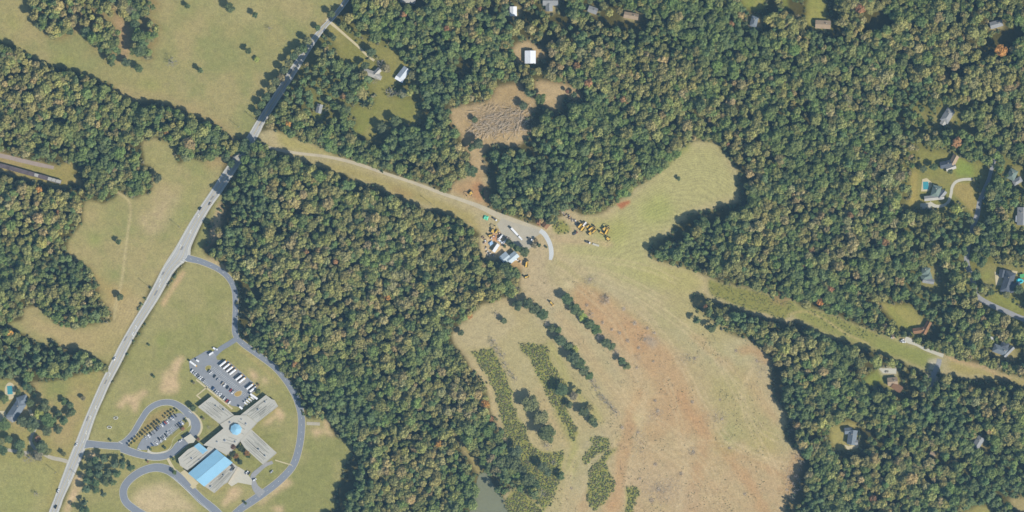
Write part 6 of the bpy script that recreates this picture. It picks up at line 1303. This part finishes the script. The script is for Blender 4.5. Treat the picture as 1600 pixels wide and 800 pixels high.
trees([(71, 633, 7, 12, B_, 'dark'), (63, 646, 6.2, 8, B_, 'lime'), (78, 656, 7.6, 11, B_, 'green'), (53, 660, 7, 10, B_, 'dark'), (36, 658, 6, 9, B_, 'dark'), (51, 668, 5, 7, B_, 'olive'), (75, 672, 6, 8, B_, 'dark'), (92, 670, 5, 8, B_, 'dark'), (101, 656, 5, 8, B_, 'dark'), (92, 646, 4, 6, B_, 'dark'), (9, 663, 7, 7, B_, 'green'), (48, 629, 4.6, 6, B_, 'dark'), (101, 627, 4, 5, B_, 'green'), (111, 633, 4, 5.5, B_, 'dark'), (114, 643, 4, 5.5, B_, 'dark'), (109, 646, 4.4, 6, B_, 'dark'), (29, 612, 3.4, 4.5, B_, 'green'), (42, 603, 5.4, 10, P_, 'pine'), (48, 608, 4.6, 9, P_, 'pine'), (54, 617, 2.8, 3.4, B_, 'green')], 'of the garden trees round the grey house', 'garden trees of the grey house')
trees([(32, 695, 6.4, 8, B_, 'dark'), (66, 697, 6.8, 9, B_, 'dark'), (74, 705, 5, 6, B_, 'olive'), (14, 686, 4.6, 6, B_, 'dark'), (5, 703, 5.6, 7, B_, 'dark'), (46, 715, 7.6, 8, N_, 'grey'), (60, 712, 6, 7, B_, 'grey'), (33, 708, 5, 6, B_, 'olive'), (2, 692, 5, 6, B_, 'olive'), (60, 686, 4, 5, B_, 'rust'), (8, 623, 5, 6, B_, 'green')], 'of the trees beside the farm driveway', 'trees beside the farm driveway')
trees([(312, 211, 8, 10, B_, 'olive'), (336, 214, 8.6, 11, B_, 'green'), (350, 222, 6, 8, B_, 'olive'), (292, 243, 6.4, 9, B_, 'olive'), (283, 236, 4.6, 9, B_, 'dark'), (325, 238, 5, 5.5, N_, 'grey'), (255, 207, 7, 10, B_, 'olive'), (272, 210, 6, 9, B_, 'olive'), (304, 226, 5, 8, B_, 'dark'), (318, 234, 5, 5, B_, 'yellow'), (352, 236, 4.6, 6, N_, 'grey'), (365, 229, 5, 6, B_, 'olive'), (296, 204, 6, 9, B_, 'green'), (353, 246, 4.6, 7, B_, 'dark'), (362, 256, 4.4, 7, B_, 'dark'), (372, 236, 4.6, 8, B_, 'dark'), (384, 224, 5.4, 8, B_, 'dark'), (380, 232, 4.6, 8, B_, 'dark'), (388, 236, 4.8, 8, B_, 'dark')], 'of the tree line at the main road bend', 'tree line at the bend of the main road')
trees([(118, 30, 5.4, 9, B_, 'olive'), (135, 50, 6, 10, B_, 'dark'), (148, 65, 5.6, 8, B_, 'olive'), (160, 74, 5.6, 8, B_, 'green'), (178, 60, 5.4, 8, B_, 'yellow'), (176, 90, 5, 8, P_, 'dark'), (185, 80, 4, 7, P_, 'dark'), (198, 98, 5, 7, B_, 'dark'), (217, 107, 5, 6, B_, 'dark'), (176, 100, 3.4, 5, P_, 'dark'), (222, 80, 7.4, 11, B_, 'dark'), (212, 68, 6, 8, N_, 'grey'), (234, 58, 6, 8, B_, 'olive'), (238, 40, 5.4, 8, N_, 'grey'), (212, 38, 5, 9, B_, 'dark'), (226, 16, 7, 10, B_, 'green'), (205, 14, 7.6, 11, B_, 'grey'), (232, 88, 5, 6, B_, 'olive'), (64, 40, 6, 9, B_, 'olive'), (86, 54, 6.4, 7, B_, 'yellow'), (110, 50, 4, 5, B_, 'green')], 'of the open clump in the upper-left pasture', 'trees of the clump in the pasture')
trees([(545, 106, 5, 9, P_, 'dark'), (537, 112, 5, 9, P_, 'dark'), (552, 104, 4, 7, B_, 'green'), (580, 82, 5.4, 8, B_, 'dark'), (596, 100, 6, 7, N_, 'grey'), (604, 108, 5, 6, B_, 'tan'), (586, 125, 5, 6, N_, 'grey'), (571, 103, 4.6, 8, B_, 'dark'), (575, 160, 6, 9, B_, 'dark'), (568, 150, 5, 8, B_, 'dark'), (610, 145, 6, 6, N_, 'grey'), (540, 172, 6, 9, B_, 'green'), (630, 145, 5.4, 6, B_, 'grey'), (619, 190, 6, 9, B_, 'green'), (597, 200, 6, 8, B_, 'dark'), (520, 58, 4.4, 8, P_, 'dark'), (645, 118, 5, 7, B_, 'olive')], 'of the garden trees by the white roofed house', 'garden trees of the white roofed house')
trees([(748, 225, 5.6, 10, B_, 'dark'), (737, 230, 4.6, 8, B_, 'green'), (773, 243, 5.6, 9, B_, 'green'), (716, 253, 5, 6, B_, 'tan'), (725, 262, 6.4, 9, B_, 'dark'), (738, 268, 6, 8, B_, 'dark'), (690, 285, 5.4, 6, B_, 'green'), (828, 145, 5.4, 9, B_, 'dark'), (845, 155, 6, 9, B_, 'green'), (897, 148, 3.2, 6, B_, 'dark'), (886, 143, 2.2, 5, B_, 'rust'), (818, 165, 5, 7, B_, 'dark'), (742, 187, 3.6, 5, B_, 'dark'), (778, 318, 6.6, 10, B_, 'dark')], 'of the trees round the brown clearing with logs', 'trees round the brown clearing')
trees([(794, 378, 3.2, 7, B_, 'dark'), (801, 383, 3.4, 8, B_, 'dark'), (807, 388, 3.6, 8, B_, 'green'), (815, 391, 3.6, 8, B_, 'green'), (778, 416, 5.4, 10, B_, 'dark'), (788, 420, 6.6, 13, B_, 'dark'), (797, 428, 6, 12, B_, 'dark'), (783, 430, 6, 12, B_, 'olive'), (773, 420, 5, 8, B_, 'olive'), (795, 445, 6, 9, B_, 'olive'), (806, 452, 6, 6, N_, 'grey'), (783, 446, 6, 10, B_, 'green')], 'of the trees shading workshop and yard', 'trees round the workshop')
trees([(1547, 296, 5.46, 11.2, B_, 'dark'), (1560, 284, 5.46, 9.6, B_, 'lime'), (1547, 305, 4.68, 11.2, B_, 'dark'), (1556, 310, 5.46, 11.2, B_, 'dark'), (1568, 300, 4.68, 9.6, B_, 'green'), (1544, 345, 5.46, 12.0, P_, 'dark'), (1548, 360, 5.46, 12.0, B_, 'dark'), (1540, 372, 5.46, 12.0, B_, 'dark'), (1552, 336, 4.68, 9.6, B_, 'green'), (1536, 388, 5.46, 12.0, B_, 'dark'), (1532, 412, 4.68, 9.6, B_, 'dark'), (1590, 452, 5.46, 9.6, B_, 'dark'), (1539, 448, 4.68, 7.2, B_, 'olive'), (1548, 456, 3.90, 5.6, B_, 'green'), (1572, 460, 3.90, 4.8, B_, 'olive'), (1560, 500, 5.46, 10.4, B_, 'dark'), (1545, 494, 4.99, 9.6, B_, 'dark'), (1585, 512, 4.68, 8.8, B_, 'olive')], 'of the tall trees lining the residential road, from the top', 'trees lining the residential road')

trees([(518, 22, 4.12, 7, B_, 'dark'), (497, 44, 3.37, 5, B_, 'green'), (481, 64, 4.68, 8, B_, 'olive'), (475, 76, 5.06, 8, B_, 'dark'), (467, 80, 4.68, 8, B_, 'green'), (460, 88, 4.68, 8, B_, 'dark'), (452, 98, 4.68, 8, B_, 'olive'), (444, 110, 4.68, 8, B_, 'dark'), (440, 122, 4.30, 7, B_, 'tan'), (431, 128, 4.68, 8, B_, 'dark'), (425, 140, 4.68, 8, B_, 'olive'), (416, 152, 4.68, 7, B_, 'dark'), (409, 164, 4.68, 7, B_, 'green'), (403, 176, 4.12, 7, B_, 'dark')], 'down the roadside trees at the tree tunnel', 'roadside trees of the tree tunnel')

for x, y, r_ in ((1246, 712, 4.5), (1252, 722, 5), (1249, 733, 4.5), (1244, 745, 5), (1241, 757, 4.5), (1242, 768, 5), (1238, 778, 4.5), (1247, 750, 4.6), (1250, 764, 4.6), (1234, 672, 4.4), (1236, 655, 4.4)):
    put_tree(x, y, r_, N_, None, 8, 'bare brownish tree at the south-eastern edge of the cleared field', 'bare trees at the south-eastern field edge')
b = MB(); r = random.Random(17)
for cx, cy, ax_, ay_, n in ((1035, 765, 26, 16, 700), (1012, 530, 14, 8, 160), (995, 556, 8, 8, 60), (1075, 560, 14, 8, 160), (1024, 648, 12, 12, 160), (1120, 650, 16, 10, 200), (1190, 575, 12, 16, 200), (1232, 745, 8, 24, 200), (1080, 705, 8, 8, 100), (922, 437, 10, 8, 120), (1000, 690, 10, 24, 200), (930, 690, 14, 10, 120)):
    for k in range(n):
        x, y = W(cx + r.gauss(0, ax_ * .6), cy + r.gauss(0, ay_ * .6)); a = r.uniform(0, 6.28); L_ = r.uniform(.8, 3.5); z = r.uniform(.05, .3)
        b.cyl((x, y, z), (x + L_ * math.cos(a), y + L_ * math.sin(a), z + r.uniform(-.05, .35)), r.uniform(.05, .13), .03, r.choice(['log', 'branch', 'log', 'concrete']), 3, False)
tag(b.build('slash_debris'), 'pale broken branches strewn over the cleared earth', 'debris', kind='stuff')

# ------------------------------------------------------------------ the air between the aircraft and the ground
b = MB(); b.box(0, 0, (CAM_H + 60 - 5) / 2, 12400, 12400, CAM_H + 60 + 5, 'asphalt')
hz = bpy.data.materials.new("haze_air"); hz.use_nodes = True
hn, hl_ = hz.node_tree.nodes, hz.node_tree.links
hn.remove(hn["Principled BSDF"])
pv = hn.new("ShaderNodeVolumePrincipled"); pv.inputs["Color"].default_value = HAZE_COLOR + (1,); pv.inputs["Density"].default_value = HAZE_DENSITY
pv.inputs["Density Attribute"].default_value = ""; pv.inputs["Anisotropy"].default_value = 0.0
hl_.new(pv.outputs[0], hn["Material Output"].inputs["Volume"])
ho = b.build("haze"); ho.data.materials.clear(); ho.data.materials.append(hz); tag(ho, "pale blue air between the camera and the ground", "haze", kind='stuff')
